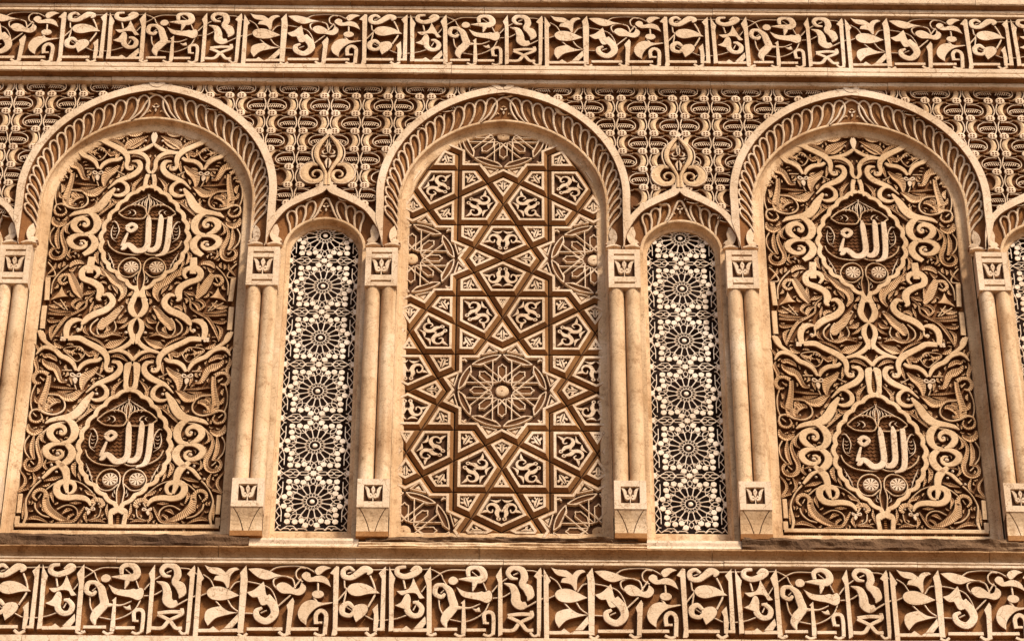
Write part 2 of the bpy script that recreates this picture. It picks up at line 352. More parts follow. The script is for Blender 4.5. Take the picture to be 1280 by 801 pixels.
# ------------------------------------------------------------------ ornament outlines, in millimetres on the wall
FRIEZE = [
    ('letter', 'P', [], [-12, 195, 24, 123, 12, 103, 14, -179, 13, -221, -12, -221, -12, -180, -13, 126], []),
    ('letter', 'P', [], [12, -174, 73, -173, 89, -158, 121, -186, 139, -173, 239, -171, 240, -192, 14, -195], []),
    ('letter', 'P', [], [142, -172, 209, -86, 213, -130, 183, -170], []),
    ('letter', 'P', [], [237, 204, 248, 115, 242, -178, 243, -198, 213, -198, 211, 128, 206, 157], []),
    ('letter', 'R', [14.9, 15.4, 14.6], [216, -204, 241, -217, 262, -200], []),
    ('stem', 'R', [7.4, 7.1, 6.9], [19, 149, 55, 120, 77, 77], []),
    ('stem', 'R', [7.6, 7.6], [5, 18, 43, 38], []),
    ('stem', 'R', [8.3, 8.3], [90, -7, 120, -43], []),
    ('stem', 'R', [8.1, 8.3, 8.6], [151, 0, 176, -43, 217, -75], []),
    ('stem', 'R', [7.1, 7.4, 7.8], [159, 62, 184, 101, 217, 111], []),
    ('stem', 'R', [7.8, 7.8], [178, -78, 270, -79], []),
    ('leaf', 'S', [0, 0, 0, 0, 0, 0, 0, 0, 0, 0, 0, 0, 0, 0, 0, 0], [21, 205, 50, 192, 101, 186, 133, 160, 152, 183, 185, 190, 202, 177, 175, 164, 157, 134, 154, 75, 145, 62, 123, 101, 72, 113, 82, 137, 104, 143, 52, 159], [0, 3, 6, 10, 12, 14]),
    ('leaf', 'S', [0, 0, 0, 0, 0, 0, 0, 0], [43, 41, 58, 67, 91, 77, 136, 68, 211, 23, 140, -4, 85, -4, 56, 12], [4]),
    ('leaf', 'S', [0, 0, 0, 0, 0, 0, 0, 0, 0], [61, -157, 42, -115, 47, -70, 76, -50, 120, -40, 161, -69, 211, -78, 146, -95, 97, -114], [0, 4, 6]),
    ('letter', 'P', [], [257, -165, 437, -163, 438, -184, 258, -185], []),
    ('letter', 'R', [17.1, 17.9, 17.6], [419, -190, 445, -209, 477, -195], []),
    ('letter', 'P', [], [482, 12, 491, -8, 479, -198, 455, -200, 460, -66, 452, -34], []),
    ('letter', 'P', [], [477, -163, 618, -162, 619, -182, 478, -184], []),
    ('letter', 'R', [22.1, 22.6, 25.9, 22.3, 22.1, 22.1], [605, -143, 603, -88, 628, -64, 654, -91, 652, -175, 651, -203], []),
    ('letter', 'R', [16.5, 16.6, 16.3], [652, -203, 627, -210, 597, -197], []),
    ('letter', 'R', [15.5, 15.5], [610, -135, 638, -135], []),
    ('letter', 'P', [], [697, 204, 711, 198, 716, -200, 706, -211, 686, -210, 692, -168, 684, 148, 665, 158], []),
    ('leaf', 'S', [0, 0, 0, 0, 0, 0, 0, 0, 0], [246, 184, 300, 188, 356, 172, 391, 155, 448, 139, 397, 136, 348, 119, 308, 128, 273, 155], [0, 4]),
    ('stem', 'R', [7.6, 7.9, 7.9, 7.8, 7.6], [359, 172, 395, 195, 473, 204, 540, 196, 592, 164], []),
    ('stem', 'R', [9.5, 8.8, 8.4], [448, 139, 476, 123, 490, 71], []),
    ('stem', 'R', [9.9, 9.8, 8.9, 8.5, 8.9], [453, 139, 414, 141, 381, 122, 382, 90, 401, 64], []),
    ('stem', 'R', [9.2, 9.1, 8, 8.2, 8.7], [541, 190, 512, 193, 491, 169, 496, 133, 527, 109], []),
    ('leaf', 'S', [0, 0, 0, 0, 0, 0, 0, 0, 0, 0, 0, 0], [395, 70, 405, 96, 433, 103, 461, 90, 490, 64, 512, 71, 522, 104, 546, 78, 541, 45, 514, 25, 469, 35, 425, 38], [6]),
    ('leaf', 'S', [0, 0, 0, 0, 0, 0, 0, 0, 0, 0, 0, 0], [526, 130, 523, 150, 542, 167, 564, 157, 571, 134, 599, 144, 627, 144, 655, 125, 674, 76, 634, 101, 595, 108, 555, 107], [8]),
    ('leaf', 'S', [0, 0, 0, 0, 0, 0, 0], [586, 174, 602, 197, 635, 205, 672, 191, 642, 177, 615, 151, 598, 151], [0, 3]),
    ('stem', 'R', [8.3, 8.3], [518, 127, 479, 64], []),
    ('stem', 'R', [8.5, 8.5], [469, 31, 409, -34], []),
    ('stem', 'R', [10.1, 10], [606, 104, 608, 52], []),
    ('bud', 'S', [0, 0, 0, 0, 0, 0, 0, 0], [576, 34, 586, 52, 606, 57, 628, 52, 638, 34, 629, 16, 608, 10, 587, 16], []),
    ('stem', 'R', [11.6, 11.6], [586, 19, 605, -13], []),
    ('leaf', 'S', [0, 0, 0, 0, 0, 0, 0, 0, 0, 0, 0], [555, -150, 521, -118, 510, -72, 533, -20, 577, 0, 628, -16, 677, -13, 681, -20, 617, -39, 580, -72, 559, -111], [0]),
    ('leaf', 'S', [0, 0, 0, 0, 0, 0, 0, 0, 0], [246, 43, 284, 59, 329, 108, 336, 83, 347, 30, 377, -8, 328, -35, 303, 14, 275, 14], [0, 2, 7]),
    ('leaf', 'R', [50.1, 45.6, 40.8, 41, 35.7, 28.4, 16.1], [345, 17, 384, -34, 393, -86, 355, -127, 310, -106, 301, -68, 329, -48], []),
    ('stem', 'R', [7.8, 7.8, 7.3, 6.8, 6.7], [236, 111, 304, 96, 362, 70, 392, 18, 406, -38], []),
    ('stem', 'R', [7.8, 7.8], [236, -78, 292, -81], []),
    ('stem', 'R', [7.5, 7.5], [322, -77, 352, -61], []),
    ('leaf', 'R', [15.6, 23.1, 26.1, 30.3, 32.7, 37.6, 45.8, 35, 11.6], [788, 175, 762, 195, 734, 178, 738, 142, 775, 135, 808, 159, 841, 185, 869, 176, 858, 153], []),
    ('stem', 'R', [7.7, 7.8], [754, 162, 793, 178], []),
    ('stem', 'R', [7.9, 7.9, 7.9], [877, 184, 942, 186, 1009, 187], []),
    ('stem', 'R', [10.3, 10.2, 10.1, 10.3], [870, 149, 891, 94, 898, 41, 864, -37], []),
    ('stem', 'R', [8.4, 8.4, 8.4, 8.4], [739, 129, 743, 79, 752, 66, 741, -12], []),
    ('stem', 'R', [8.3, 8.3], [705, -6, 752, 60], []),
    ('leaf', 'S', [0, 0, 0, 0, 0, 0, 0, 0, 0], [754, 63, 771, 93, 810, 103, 855, 93, 895, 67, 923, 41, 868, 38, 812, 24, 773, 34], [5]),
    ('leaf', 'R', [18.2, 29.2, 31.6, 29.2, 25.8, 18.3], [792, -44, 764, -18, 736, -38, 738, -77, 772, -90, 793, -70], []),
    ('leaf', 'S', [0, 0, 0, 0, 0, 0, 0], [787, -44, 814, -25, 847, -24, 865, -50, 849, -89, 806, -131, 791, -90], [5]),
    ('stem', 'R', [7.5, 7.7, 7.7, 7.7, 7.6], [852, -89, 894, -111, 950, -114, 1011, -104, 1066, -81], []),
    ('stem', 'R', [6.2, 6.2], [756, -38, 787, -61], []),
    ('letter', 'P', [], [708, -161, 874, -160, 874, -181, 708, -182], []),
    ('letter', 'R', [17, 17.9, 17.4], [858, -189, 883, -209, 913, -192], []),
    ('letter', 'P', [], [914, -21, 921, -121, 914, -189, 895, -182, 896, -82, 886, -56], []),
    ('letter', 'P', [], [914, -163, 949, -163, 949, -180, 914, -180], []),
    ('letter', 'P', [], [949, 203, 950, 134, 953, -180, 928, -182, 929, 127, 913, 160], []),
    ('letter', 'P', [], [966, 203, 976, 173, 998, 131, 990, 94, 997, -181, 971, -185, 972, -108, 965, 134], []),
    ('letter', 'P', [], [997, -165, 1045, -164, 1062, -149, 1090, -174, 1106, -165, 1184, -163, 1184, -185, 997, -186], []),
    ('letter', 'P', [], [1097, -166, 1155, -92, 1161, -132, 1142, -164], []),
    ('letter', 'P', [], [1177, 205, 1183, 122, 1190, -193, 1164, -195, 1159, 89, 1143, 145], []),
    ('letter', 'R', [15, 15.4, 14.9], [1167, -195, 1190, -206, 1215, -193], []),
    ('leaf', 'R', [19.8, 24.8, 29.2, 32.9, 38.4, 31.6, 26.4, 12.4], [1053, 200, 1014, 193, 1009, 160, 1044, 141, 1088, 154, 1121, 181, 1104, 197, 1076, 174], []),
    ('stem', 'R', [10.1, 10.1], [1039, 131, 1051, 72], []),
    ('leaf', 'S', [0, 0, 0, 0, 0, 0, 0, 0, 0, 0, 0], [1091, 138, 1112, 89, 1129, 50, 1152, 17, 1125, 14, 1107, 43, 1068, 46, 1035, 33, 1006, 58, 1057, 65, 1078, 89], [0, 3, 8]),
    ('leaf', 'S', [0, 0, 0, 0, 0, 0, 0], [1052, 36, 1071, 36, 1080, -3, 1065, -49, 1037, -46, 998, -30, 1030, -10], [5]),
    ('leaf', 'R', [22.3, 33.7, 31.7, 30.1, 27.9, 24.8, 16.2], [1069, -3, 1065, -55, 1093, -87, 1127, -81, 1137, -42, 1114, -12, 1092, -9], []),
    ('stem', 'R', [6.9, 6.9], [1093, -55, 1119, 4], []),
    ('stem', 'R', [6.6, 6.5, 6.3], [1132, 188, 1183, 188, 1234, 156], []),
    ('stem', 'R', [5.9, 6.1, 6.2], [1132, 53, 1173, 116, 1231, 165], []),
    ('stem', 'R', [7.6, 7.3, 6.9, 7], [1185, 188, 1228, 162, 1242, 129, 1260, 97], []),
    ('stem', 'R', [7.8, 7.9, 7.9], [1219, 162, 1275, 186, 1365, 186], []),
    ('bud', 'S', [0, 0, 0, 0, 0, 0, 0, 0], [1268, 120, 1276, 137, 1292, 145, 1310, 138, 1318, 120, 1310, 102, 1293, 95, 1275, 102], []),
    ('leaf', 'R', [22.9, 27.2, 25.6, 26.1, 15.2], [1248, 96, 1209, 90, 1202, 44, 1233, 24, 1252, 44], []),
    ('leaf', 'R', [24.3, 37.7, 42.2, 46.1, 52.1, 38.9, 8.4], [1243, 96, 1274, 64, 1289, 12, 1298, -34, 1268, -79, 1252, -118, 1262, -157], []),
    ('leaf', 'R', [32.5, 16.2, 9.7, 6.4], [1295, -40, 1339, -40, 1384, -40, 1434, -16], []),
    ('stem', 'R', [6.1, 6.1], [1230, 47, 1257, 77], []),
    ('leaf', 'R', [19.6, 26.4, 33.1, 36.1, 39.5, 45.6, 32.9, 6.6], [1371, 143, 1370, 183, 1404, 203, 1438, 184, 1449, 147, 1427, 124, 1377, 127, 1321, 127], []),
    ('leaf', 'R', [33.8, 22.6, 5.6], [1407, 121, 1402, 91, 1394, 58], []),
    ('stem', 'R', [6.1, 6.1], [1390, 177, 1421, 147], []),
    ('leaf', 'S', [0, 0, 0, 0, 0, 0, 0, 0, 0, 0, 0, 0], [1310, 84, 1355, 58, 1411, 52, 1439, 59, 1456, 55, 1478, 65, 1492, 46, 1489, 7, 1467, -10, 1428, 6, 1378, 16, 1339, 32], [0]),
    ('stem', 'R', [6.9, 6.9], [1444, 118, 1464, 65], []),
    ('stem', 'R', [6.9, 7.1, 7.5, 7.7, 7.7], [1478, -6, 1456, -59, 1412, -98, 1352, -121, 1279, -108], []),
    ('stem', 'R', [7.1, 7.3, 7.5], [1492, 56, 1528, 105, 1573, 142], []),
    ('stem', 'R', [7.8, 7.7, 7.5], [1495, 20, 1545, 27, 1584, 53], []),
    ('stem', 'R', [7.8, 7.9, 8], [1221, 18, 1228, -41, 1246, -80], []),
    ('leaf', 'R', [3.2, 19.4, 32.3], [1395, -46, 1415, -56, 1433, -52], []),
    ('letter', 'P', [], [1356, 9, 1364, -163, 1361, -195, 1339, -195, 1342, -20, 1334, -14], []),
    ('letter', 'R', [20, 20.4, 23.3, 20.1, 19.9, 19.9], [1456, -136, 1452, -81, 1479, -66, 1498, -87, 1499, -168, 1497, -197], []),
    ('letter', 'R', [15, 15.4, 15.1], [1499, -194, 1474, -207, 1449, -197], []),
    ('letter', 'R', [14.2, 14.2], [1457, -133, 1479, -133], []),
    ('letter', 'P', [], [1203, -160, 1319, -159, 1319, -178, 1203, -179], []),
    ('letter', 'P', [], [1364, -163, 1463, -162, 1463, -181, 1364, -182], []),
    ('letter', 'R', [14.9, 15.4, 15.2], [1305, -194, 1330, -208, 1358, -198], []),
    ('letter', 'R', [13.9, 13.9], [1195, -196, 1214, -202], []),
    ('letter', 'P', [], [1539, 204, 1544, 118, 1547, -161, 1546, -197, 1524, -210, 1522, 112, 1510, 148], []),
    ('leaf', 'R', [13.1, 24.9, 25.4, 32.9, 36.5, 39.2, 34, 52.7, 44.6, 5.7], [1623, 132, 1589, 139, 1573, 171, 1601, 201, 1645, 185, 1657, 139, 1645, 100, 1673, 74, 1685, 34, 1673, 2], []),
    ('stem', 'R', [7.7, 7.7], [1601, 158, 1626, 172], []),
    ('leaf', 'R', [6.4, 36.2, 45, 51.4, 51.6, 32], [1553, 105, 1595, 86, 1612, 40, 1615, -5, 1640, -28, 1668, -18], []),
    ('stem', 'R', [7.9, 7.7, 7.4], [1668, 187, 1718, 179, 1780, 127], []),
    ('stem', 'R', [8.7, 8.8, 8.9], [1668, -31, 1718, 2, 1779, 35], []),
    ('letter', 'R', [22.6, 22.7, 22.7], [1573, -87, 1634, -78, 1693, -79], []),
    ('letter', 'R', [18.9, 20.2, 20.7, 21.3, 21.8], [1693, -57, 1693, -92, 1634, -128, 1601, -171, 1546, -173], []),
    ('letter', 'R', [21.2, 20.7, 21, 21.8], [1574, -93, 1634, -128, 1668, -171, 1701, -172], []),
    ('letter', 'R', [14.3, 15.2, 15.2], [1687, -186, 1706, -206, 1731, -198], []),
    ('letter', 'P', [], [1741, 203, 1746, 179, 1741, -166, 1736, -208, 1720, -208, 1721, 133, 1705, 149], []),
]
ARAB_MID = [
    ('strap', 'R', [21.9, 25.1, 26.2, 26, 19.8, 9.2], [13, 179, 16, 135, 45, 98, 86, 71, 124, 58, 147, 50], []),
    ('strap', 'R', [20, 22.3, 21.4, 17.4, 10.6], [-3, 0, 30, 43, 75, 64, 113, 61, 142, 52], []),
    ('strap', 'R', [26, 23.8, 23.9, 26.8], [-4, -23, -18, -40, -27, -170, -3, -193], []),
    ('strap', 'R', [28.2, 24, 23.8, 26.1], [4, -23, 32, -40, 23, -169, 2, -193], []),
]
ARAB_UNIT = [
    ('strap', 'R', [31.1, 35, 32.1, 35.6, 37.7, 31.2, 26, 21.7, 19.7, 15.8, 8.7], [364, 145, 304, 147, 264, 123, 207, 89, 170, 62, 146, 28, 140, -9, 144, -42, 131, -70, 110, -70, 108, -46], []),
    ('strap', 'R', [12, 28.3, 28.1, 33.7, 36.2, 33.1, 22.1, 7.2], [113, -12, 79, -15, 64, -46, 74, -83, 105, -116, 152, -142, 188, -161, 235, -215], []),
    ('strap', 'R', [9.2, 19.6, 23.4, 26.6, 27.8, 22.3, 9], [203, -171, 161, -162, 129, -192, 126, -234, 151, -259, 180, -264, 208, -253], []),
    ('strap', 'R', [15.1, 26, 41, 48.6, 51.5, 38.6, 29.6, 25.2, 8.6], [195, -211, 209, -234, 232, -273, 256, -324, 290, -364, 326, -378, 373, -387, 410, -399, 435, -418], []),
    ('eye', 'E', [18.4], [123, -54], []),
    ('eye', 'E', [18.3], [178, -220], []),
    ('strap', 'R', [19, 26.2, 28.7, 25.3, 14.9], [172, 15, 195, -2, 238, -9, 273, -34, 293, -74], []),
    ('strap', 'R', [13.3, 24.3, 28.9, 27.9, 25.2, 26.9, 21.2, 7.1], [302, -71, 323, -22, 358, 10, 392, 27, 428, 66, 473, 85, 505, 74, 528, 35], []),
    ('strap', 'R', [9, 21.2, 24.3, 20.2], [424, 80, 470, 107, 506, 146, 527, 197], []),
    ('flower', 'F', [33.8], [391, 141], []),
    ('trefoil', 'R', [10.1, 10.6, 8.9, 10.6, 10.1, 10.6, 8.8, 10.6, 10.2], [295, -97, 281, -88, 274, -101, 286, -109, 303, -101, 323, -87, 330, -99, 316, -109, 303, -101], []),
    ('trefoil', 'S', [0, 0, 0, 0, 0], [302, -111, 315, -127, 304, -154, 296, -154, 289, -127], []),
    ('stem', 'R', [6.6, 6.6], [304, -154, 290, -193], []),
    ('leaf', 'L', [5.1, 38.7, 56.5, 13.2], [49, 152, 90, 122, 127, 105, 161, 92], []),
    ('leaf', 'L', [7, 12.2, 14.3, 5.3], [155, 75, 182, 116, 228, 148, 279, 166], []),
    ('leaf', 'L', [4.9, 23, 20.1, 5.3], [27, -6, 67, 27, 95, 34, 121, 25], []),
    ('leaf', 'L', [3.3, 29.9, 6.2], [204, 49, 236, 38, 271, 66], []),
    ('stem', 'R', [6.8, 7.6, 8.1, 6.5, 7.2, 7.9, 7.3, 7], [263, 43, 289, 87, 338, 94, 383, 74, 338, 26, 308, -4, 283, 11, 265, 45], []),
    ('leaf', 'R', [4.5, 14.8, 13.5, 4.7], [286, 60, 282, 76, 305, 93, 317, 73], []),
    ('leaf', 'R', [3, 22.5, 18.2, 5], [323, 77, 340, 57, 363, 64, 377, 74], []),
    ('leaf', 'R', [3.3, 15.7, 2.8], [307, 45, 329, 50, 333, 33], []),
    ('eye', 'E', [13], [298, 73], []),
    ('leaf', 'L', [11.9, 40.1, 58.4, 34.8, 8.6], [186, -42, 216, -81, 249, -108, 261, -154, 259, -197], []),
    ('stem', 'R', [7.5, 7.5], [149, -110, 200, -76], []),
    ('leaf', 'L', [6.3, 26.7, 29.2, 24.8, 4.8], [493, 38, 479, 28, 458, 31, 429, 14, 411, -6], []),
    ('leaf', 'L', [8.6, 30.4, 50.5, 37.3, 27.8, 24.2, 13.1], [491, 8, 475, -19, 441, -40, 412, -60, 395, -100, 378, -136, 348, -143], []),
    ('eye', 'E', [12.9], [352, -133], []),
    ('stem', 'R', [9.3, 9.3], [325, -64, 379, -63], []),
    ('leaf', 'L', [7.5, 37.3, 57.9, 42.9, 15.7, 5.3], [245, -194, 275, -213, 310, -243, 348, -242, 387, -220, 444, -218], []),
    ('leaf', 'L', [5.3, 16.5, 4], [293, -188, 364, -181, 434, -174], []),
    ('leaf', 'L', [3.9, 18.5, 6.6], [308, -201, 351, -209, 389, -206], []),
    ('scroll', 'L', [21.7, 26.1, 32.7, 42, 37.5], [445, -99, 447, -152, 455, -212, 466, -277, 461, -336], []),
    ('scroll', 'R', [25.5, 22.6, 22.3, 21.6, 21.2, 9.3], [450, -93, 481, -76, 514, -82, 530, -119, 512, -151, 485, -149], []),
    ('stem', 'R', [7.1, 7.1], [470, -136, 494, -109], []),
    ('stem', 'R', [7.7, 7.6, 7.5, 7.5], [511, -155, 527, -218, 527, -283, 514, -336], []),
    ('stem', 'R', [11.8, 10.1, 8.3, 9.9, 12.4, 13, 15.3, 15.6, 12.2, 7.8], [444, -222, 381, -232, 348, -272, 343, -315, 366, -345, 403, -356, 446, -344, 480, -324, 515, -331, 526, -362], []),
    ('scroll', 'R', [13.1, 15.5, 16.7, 10.9, 5.4], [526, -362, 513, -395, 479, -405, 457, -381, 467, -349], []),
    ('stem', 'R', [7, 7], [487, -369, 508, -346], []),
    ('leaf', 'L', [10.4, 36.4, 35.2, 27.7, 8.9], [367, -275, 394, -268, 427, -291, 435, -324, 404, -337], []),
    ('eye', 'E', [10.7], [409, -327], []),
    ('leaf', 'L', [19.4, 29.8, 16.1, 3.4], [407, -245, 425, -252, 429, -271, 420, -284], []),
    ('leaf', 'L', [3.6, 23.2, 16.5, 4.3], [45, -129, 80, -169, 93, -208, 96, -241], []),
    ('leaf', 'L', [3.3, 16.1, 13.7, 3.6], [107, -169, 88, -208, 96, -241, 116, -261], []),
    ('leaf', 'L', [5.2, 25.9, 8.5], [150, -300, 182, -306, 205, -286], []),
    ('leaf', 'L', [16.1, 8.6, 3.3], [218, -286, 213, -319, 221, -352], []),
    ('leaf', 'L', [3.3, 21.7, 21.6, 4.4], [522, 28, 530, -5, 515, -52, 523, -85], []),
    ('leaf', 'L', [4.3, 19.7, 4.4], [162, -9, 162, -49, 172, -89], []),
    ('leaf', 'L', [2.7, 18.3, 4.3], [323, -87, 326, -120, 317, -160], []),
    ('leaf', 'L', [3, 14.8, 4.4], [552, 116, 528, 89, 519, 55], []),
    ('leaf', 'L', [16.5, 30.2, 13.3], [207, 12, 200, 59, 242, 49], []),
    ('strap', 'R', [11.5, 31.9, 39.4, 41.8, 35.2, 13.8], [339, -540, 298, -533, 275, -497, 275, -452, 297, -411, 330, -393], []),
    ('strap', 'R', [11.2, 32, 35.2, 38.7, 32.4, 23.7, 18.2, 17.8, 12.3], [345, -538, 383, -519, 405, -483, 395, -447, 364, -432, 335, -443, 324, -470, 337, -489, 354, -479], []),
    ('stem', 'R', [10.3, 13.9, 14.6, 10.7, 11.8], [324, -404, 371, -414, 411, -441, 443, -473, 460, -492], []),
    ('eye', 'E', [21.3], [347, -469], []),
    ('strap', 'R', [28.5, 35.9, 39.8, 39.5, 27.6], [309, -548, 281, -584, 276, -622, 296, -660, 332, -689], []),
    ('strap', 'R', [14.1, 25.6, 34.6, 33.9, 33, 26.8, 21.6, 15.9, 14.8, 10.2], [317, -553, 365, -548, 403, -565, 417, -595, 396, -629, 362, -643, 333, -634, 324, -612, 339, -591, 359, -593], []),
    ('eye', 'E', [23.3], [352, -609], []),
    ('leaf', 'R', [18.9, 10.4, 3.3], [343, -622, 325, -615, 317, -587], []),
    ('leaf', 'L', [7.5, 31.7, 40.1, 24.4, 7.9], [526, -420, 519, -456, 488, -476, 458, -460, 451, -447], []),
    ('scroll', 'L', [8.7, 18.1, 23.5, 25.4, 25.6, 26.4, 22.6, 16.9, 16.7, 11.5], [456, -483, 468, -534, 455, -595, 437, -646, 443, -691, 470, -713, 504, -706, 519, -674, 507, -646, 484, -643], []),
    ('leaf', 'L', [6.4, 24.5, 24.5, 12.8], [487, -492, 493, -550, 488, -601, 473, -646], []),
    ('stem', 'R', [6.9, 6.9], [470, -678, 491, -655], []),
    ('stem', 'R', [7.8, 7.5, 7.5, 7.8], [513, -492, 532, -537, 526, -594, 500, -636], []),
    ('leaf', 'L', [4.7, 18.8, 16.2, 4.7], [419, -447, 443, -479, 445, -518, 421, -541], []),
    ('leaf', 'L', [3.8, 18.6, 18, 13, 4.7], [146, -292, 177, -306, 217, -342, 251, -381, 278, -411], []),
    ('stem', 'R', [7.6, 7.9, 8.1], [217, -289, 220, -332, 261, -390], []),
    ('leaf', 'L', [3.4, 24.4, 4.4], [240, -423, 251, -449, 268, -500], []),
    ('leaf', 'L', [3.2, 19.1, 4.2], [259, -545, 260, -597, 261, -648], []),
    ('leaf', 'L', [4.3, 15.9, 11.2], [409, -647, 417, -685, 399, -710], []),
    ('eye', 'E', [13.7], [378, -679], []),
    ('leaf', 'L', [3.8, 15.2, 3.7], [355, -663, 377, -660, 407, -672], []),
    ('leaf', 'L', [5.6, 24.6, 21.3, 5.4], [242, -654, 261, -686, 255, -724, 243, -750], []),
    ('leaf', 'L', [3.2, 15.8, 4.3], [225, -712, 227, -743, 214, -781], []),
    ('leaf', 'L', [4.3, 21.2, 4.3], [428, -557, 432, -595, 419, -634], []),
    ('leaf', 'L', [5, 17.8, 4.6], [303, -396, 263, -371, 235, -319], []),
    ('leaf', 'L', [3.7, 23.2, 4.4], [461, -297, 496, -271, 509, -238], []),
    ('rim', 'R', [31.6, 31.2, 31.6, 30.6, 30.1, 29.7, 29, 28.8, 28.4, 28, 27.5, 27.1, 26.8, 26.6, 26.5, 26.5, 26.9, 27], [2, -193, 23, -206, 49, -225, 81, -238, 102, -271, 132, -290, 148, -326, 176, -355, 189, -391, 211, -420, 218, -459, 234, -494, 234, -533, 243, -565, 233, -607, 236, -645, 224, -680, 205, -725], []),
    ('rim', 'R', [27.2, 26.9, 28.7, 29.1, 28.5, 28.6, 29.1, 28.7, 28.5, 28.9, 27.9, 28.5], [205, -725, 193, -750, 182, -782, 144, -801, 126, -833, 98, -852, 77, -883, 47, -896, 29, -930, 5, -940, -16, -971, -31, -987], []),
]
ARAB_LOW = [
    ('strap', 'R', [22.9, 35.4, 41.4, 34.8, 29.4, 14.8], [352, -657, 328, -684, 302, -714, 290, -762, 289, -812, 278, -860], []),
    ('strap', 'R', [13.4, 18.3, 21, 27.8, 32.7, 35, 36, 36.8, 35.1, 33.8, 30.8, 22.6, 9.7], [275, -866, 250, -854, 241, -822, 257, -795, 297, -788, 331, -807, 335, -847, 312, -880, 273, -890, 232, -886, 189, -891, 162, -909, 148, -939], []),
    ('scroll', 'R', [22.4, 28.2, 29.9, 23.1, 17.2], [145, -920, 131, -898, 99, -902, 84, -927, 101, -945], []),
    ('eye', 'E', [11.5], [107, -925], []),
    ('stem', 'R', [8.9, 8.9], [125, -914, 145, -948], []),
    ('trefoil', 'R', [8.4, 8.7, 8, 8.7, 8.4, 8.5, 8.2, 8.7], [147, -961, 130, -951, 126, -964, 142, -965, 158, -959, 171, -950, 168, -964, 152, -964], []),
    ('trefoil', 'S', [0, 0, 0, 0, 0], [155, -964, 164, -976, 160, -995, 153, -992, 145, -976], []),
    ('stem', 'R', [6.4, 6.7, 7.3, 7.4], [93, -955, 102, -1001, 137, -1021, 163, -1027], []),
    ('leaf', 'L', [3.6, 18.5, 12.4, 4.8], [64, -1040, 100, -1025, 137, -1029, 158, -1020], []),
    ('leaf', 'L', [4.3, 20.9, 4.2], [163, -964, 173, -1001, 159, -1041], []),
    ('strap', 'R', [25.7, 23.3, 22.9], [17, -959, 39, -978, 34, -1055], []),
    ('border', 'R', [24.7, 24.7, 24.7], [-74, -1065, 228, -1062, 532, -1061], []),
    ('border', 'R', [24.2, 24.1, 24.1], [522, -867, 521, -930, 520, -986], []),
    ('border', 'R', [26.1, 26.1], [524, -1007, 524, -1057], []),
    ('strap', 'R', [14.8, 21.5, 20.7, 13.7], [332, -689, 367, -707, 396, -742, 417, -770], []),
    ('eye', 'E', [14.8], [347, -725], []),
    ('eye', 'E', [14.8], [377, -684], []),
    ('stem', 'R', [6.7, 6.8, 7.1, 7.5, 7.6], [121, -890, 151, -848, 196, -804, 240, -782, 282, -778], []),
    ('stem', 'R', [8.6, 8.4, 8.2], [314, -782, 354, -799, 391, -834], []),
    ('stem', 'R', [11.5, 9, 8.7, 10.5, 17.8, 11.6], [422, -773, 458, -817, 484, -874, 491, -917, 481, -998, 491, -1051], []),
    ('scroll', 'R', [23.1, 21.9, 25.1, 19.5, 14.7, 10.1], [389, -887, 394, -852, 419, -836, 447, -849, 455, -880, 434, -905], []),
    ('stem', 'R', [5.5, 5.5], [414, -862, 428, -890], []),
    ('scroll', 'L', [26.3, 37.8, 45.3, 42.2, 30.4, 11.1], [385, -862, 386, -912, 366, -962, 327, -997, 289, -1019, 251, -1026], []),
    ('stem', 'R', [7.3, 7.5, 8.5, 8.7, 8.4], [212, -1004, 217, -963, 243, -937, 280, -933, 322, -957], []),
    ('leaf', 'L', [10.7, 17.1, 5.4], [231, -988, 253, -1003, 262, -1025], []),
    ('leaf', 'L', [3.7, 24.2, 5.8], [241, -963, 267, -963, 291, -987], []),
    ('leaf', 'L', [6.6, 14.4, 17.9, 16, 6.1], [180, -942, 202, -988, 230, -1031, 282, -1036, 325, -1046], []),
    ('stem', 'R', [8.4, 8.7, 9.5, 9.8], [443, -918, 435, -955, 400, -993, 357, -1007], []),
    ('leaf', 'L', [3.6, 16.9, 26.1, 6.1], [363, -1044, 397, -1024, 435, -1012, 473, -1023], []),
    ('leaf', 'L', [5.6, 11.9, 16, 15.8, 4.6], [542, -715, 511, -760, 506, -798, 522, -829, 538, -849], []),
    ('leaf', 'L', [12.4, 14.7, 7.2], [483, -831, 508, -839, 537, -857], []),
    ('eye', 'E', [15.8], [436, -764], []),
    ('leaf', 'L', [4.3, 17.9, 13.1, 4.6], [471, -729, 457, -767, 459, -798, 478, -823], []),
    ('leaf', 'L', [4.3, 19, 4.3], [248, -686, 258, -721, 242, -756], []),
    ('leaf', 'L', [3.7, 25, 5], [316, -755, 357, -768, 408, -783], []),
    ('leaf', 'L', [4.7, 23.9, 17.1, 3.2], [188, -838, 166, -857, 138, -870, 126, -902], []),
    ('leaf', 'L', [4.4, 21, 4.2], [346, -837, 359, -868, 344, -919], []),
    ('leaf', 'L', [4.2, 15.7, 4.2], [61, -921, 63, -964, 52, -1014], []),
    ('leaf', 'L', [3.2, 19.7, 3.5], [400, -931, 392, -962, 364, -987], []),
    ('leaf', 'L', [3.1, 15.7, 3.1], [500, -923, 498, -973, 499, -1023], []),
    ('leaf', 'L', [3.7, 18.7, 3.7], [197, -920, 229, -919, 260, -919], []),
]
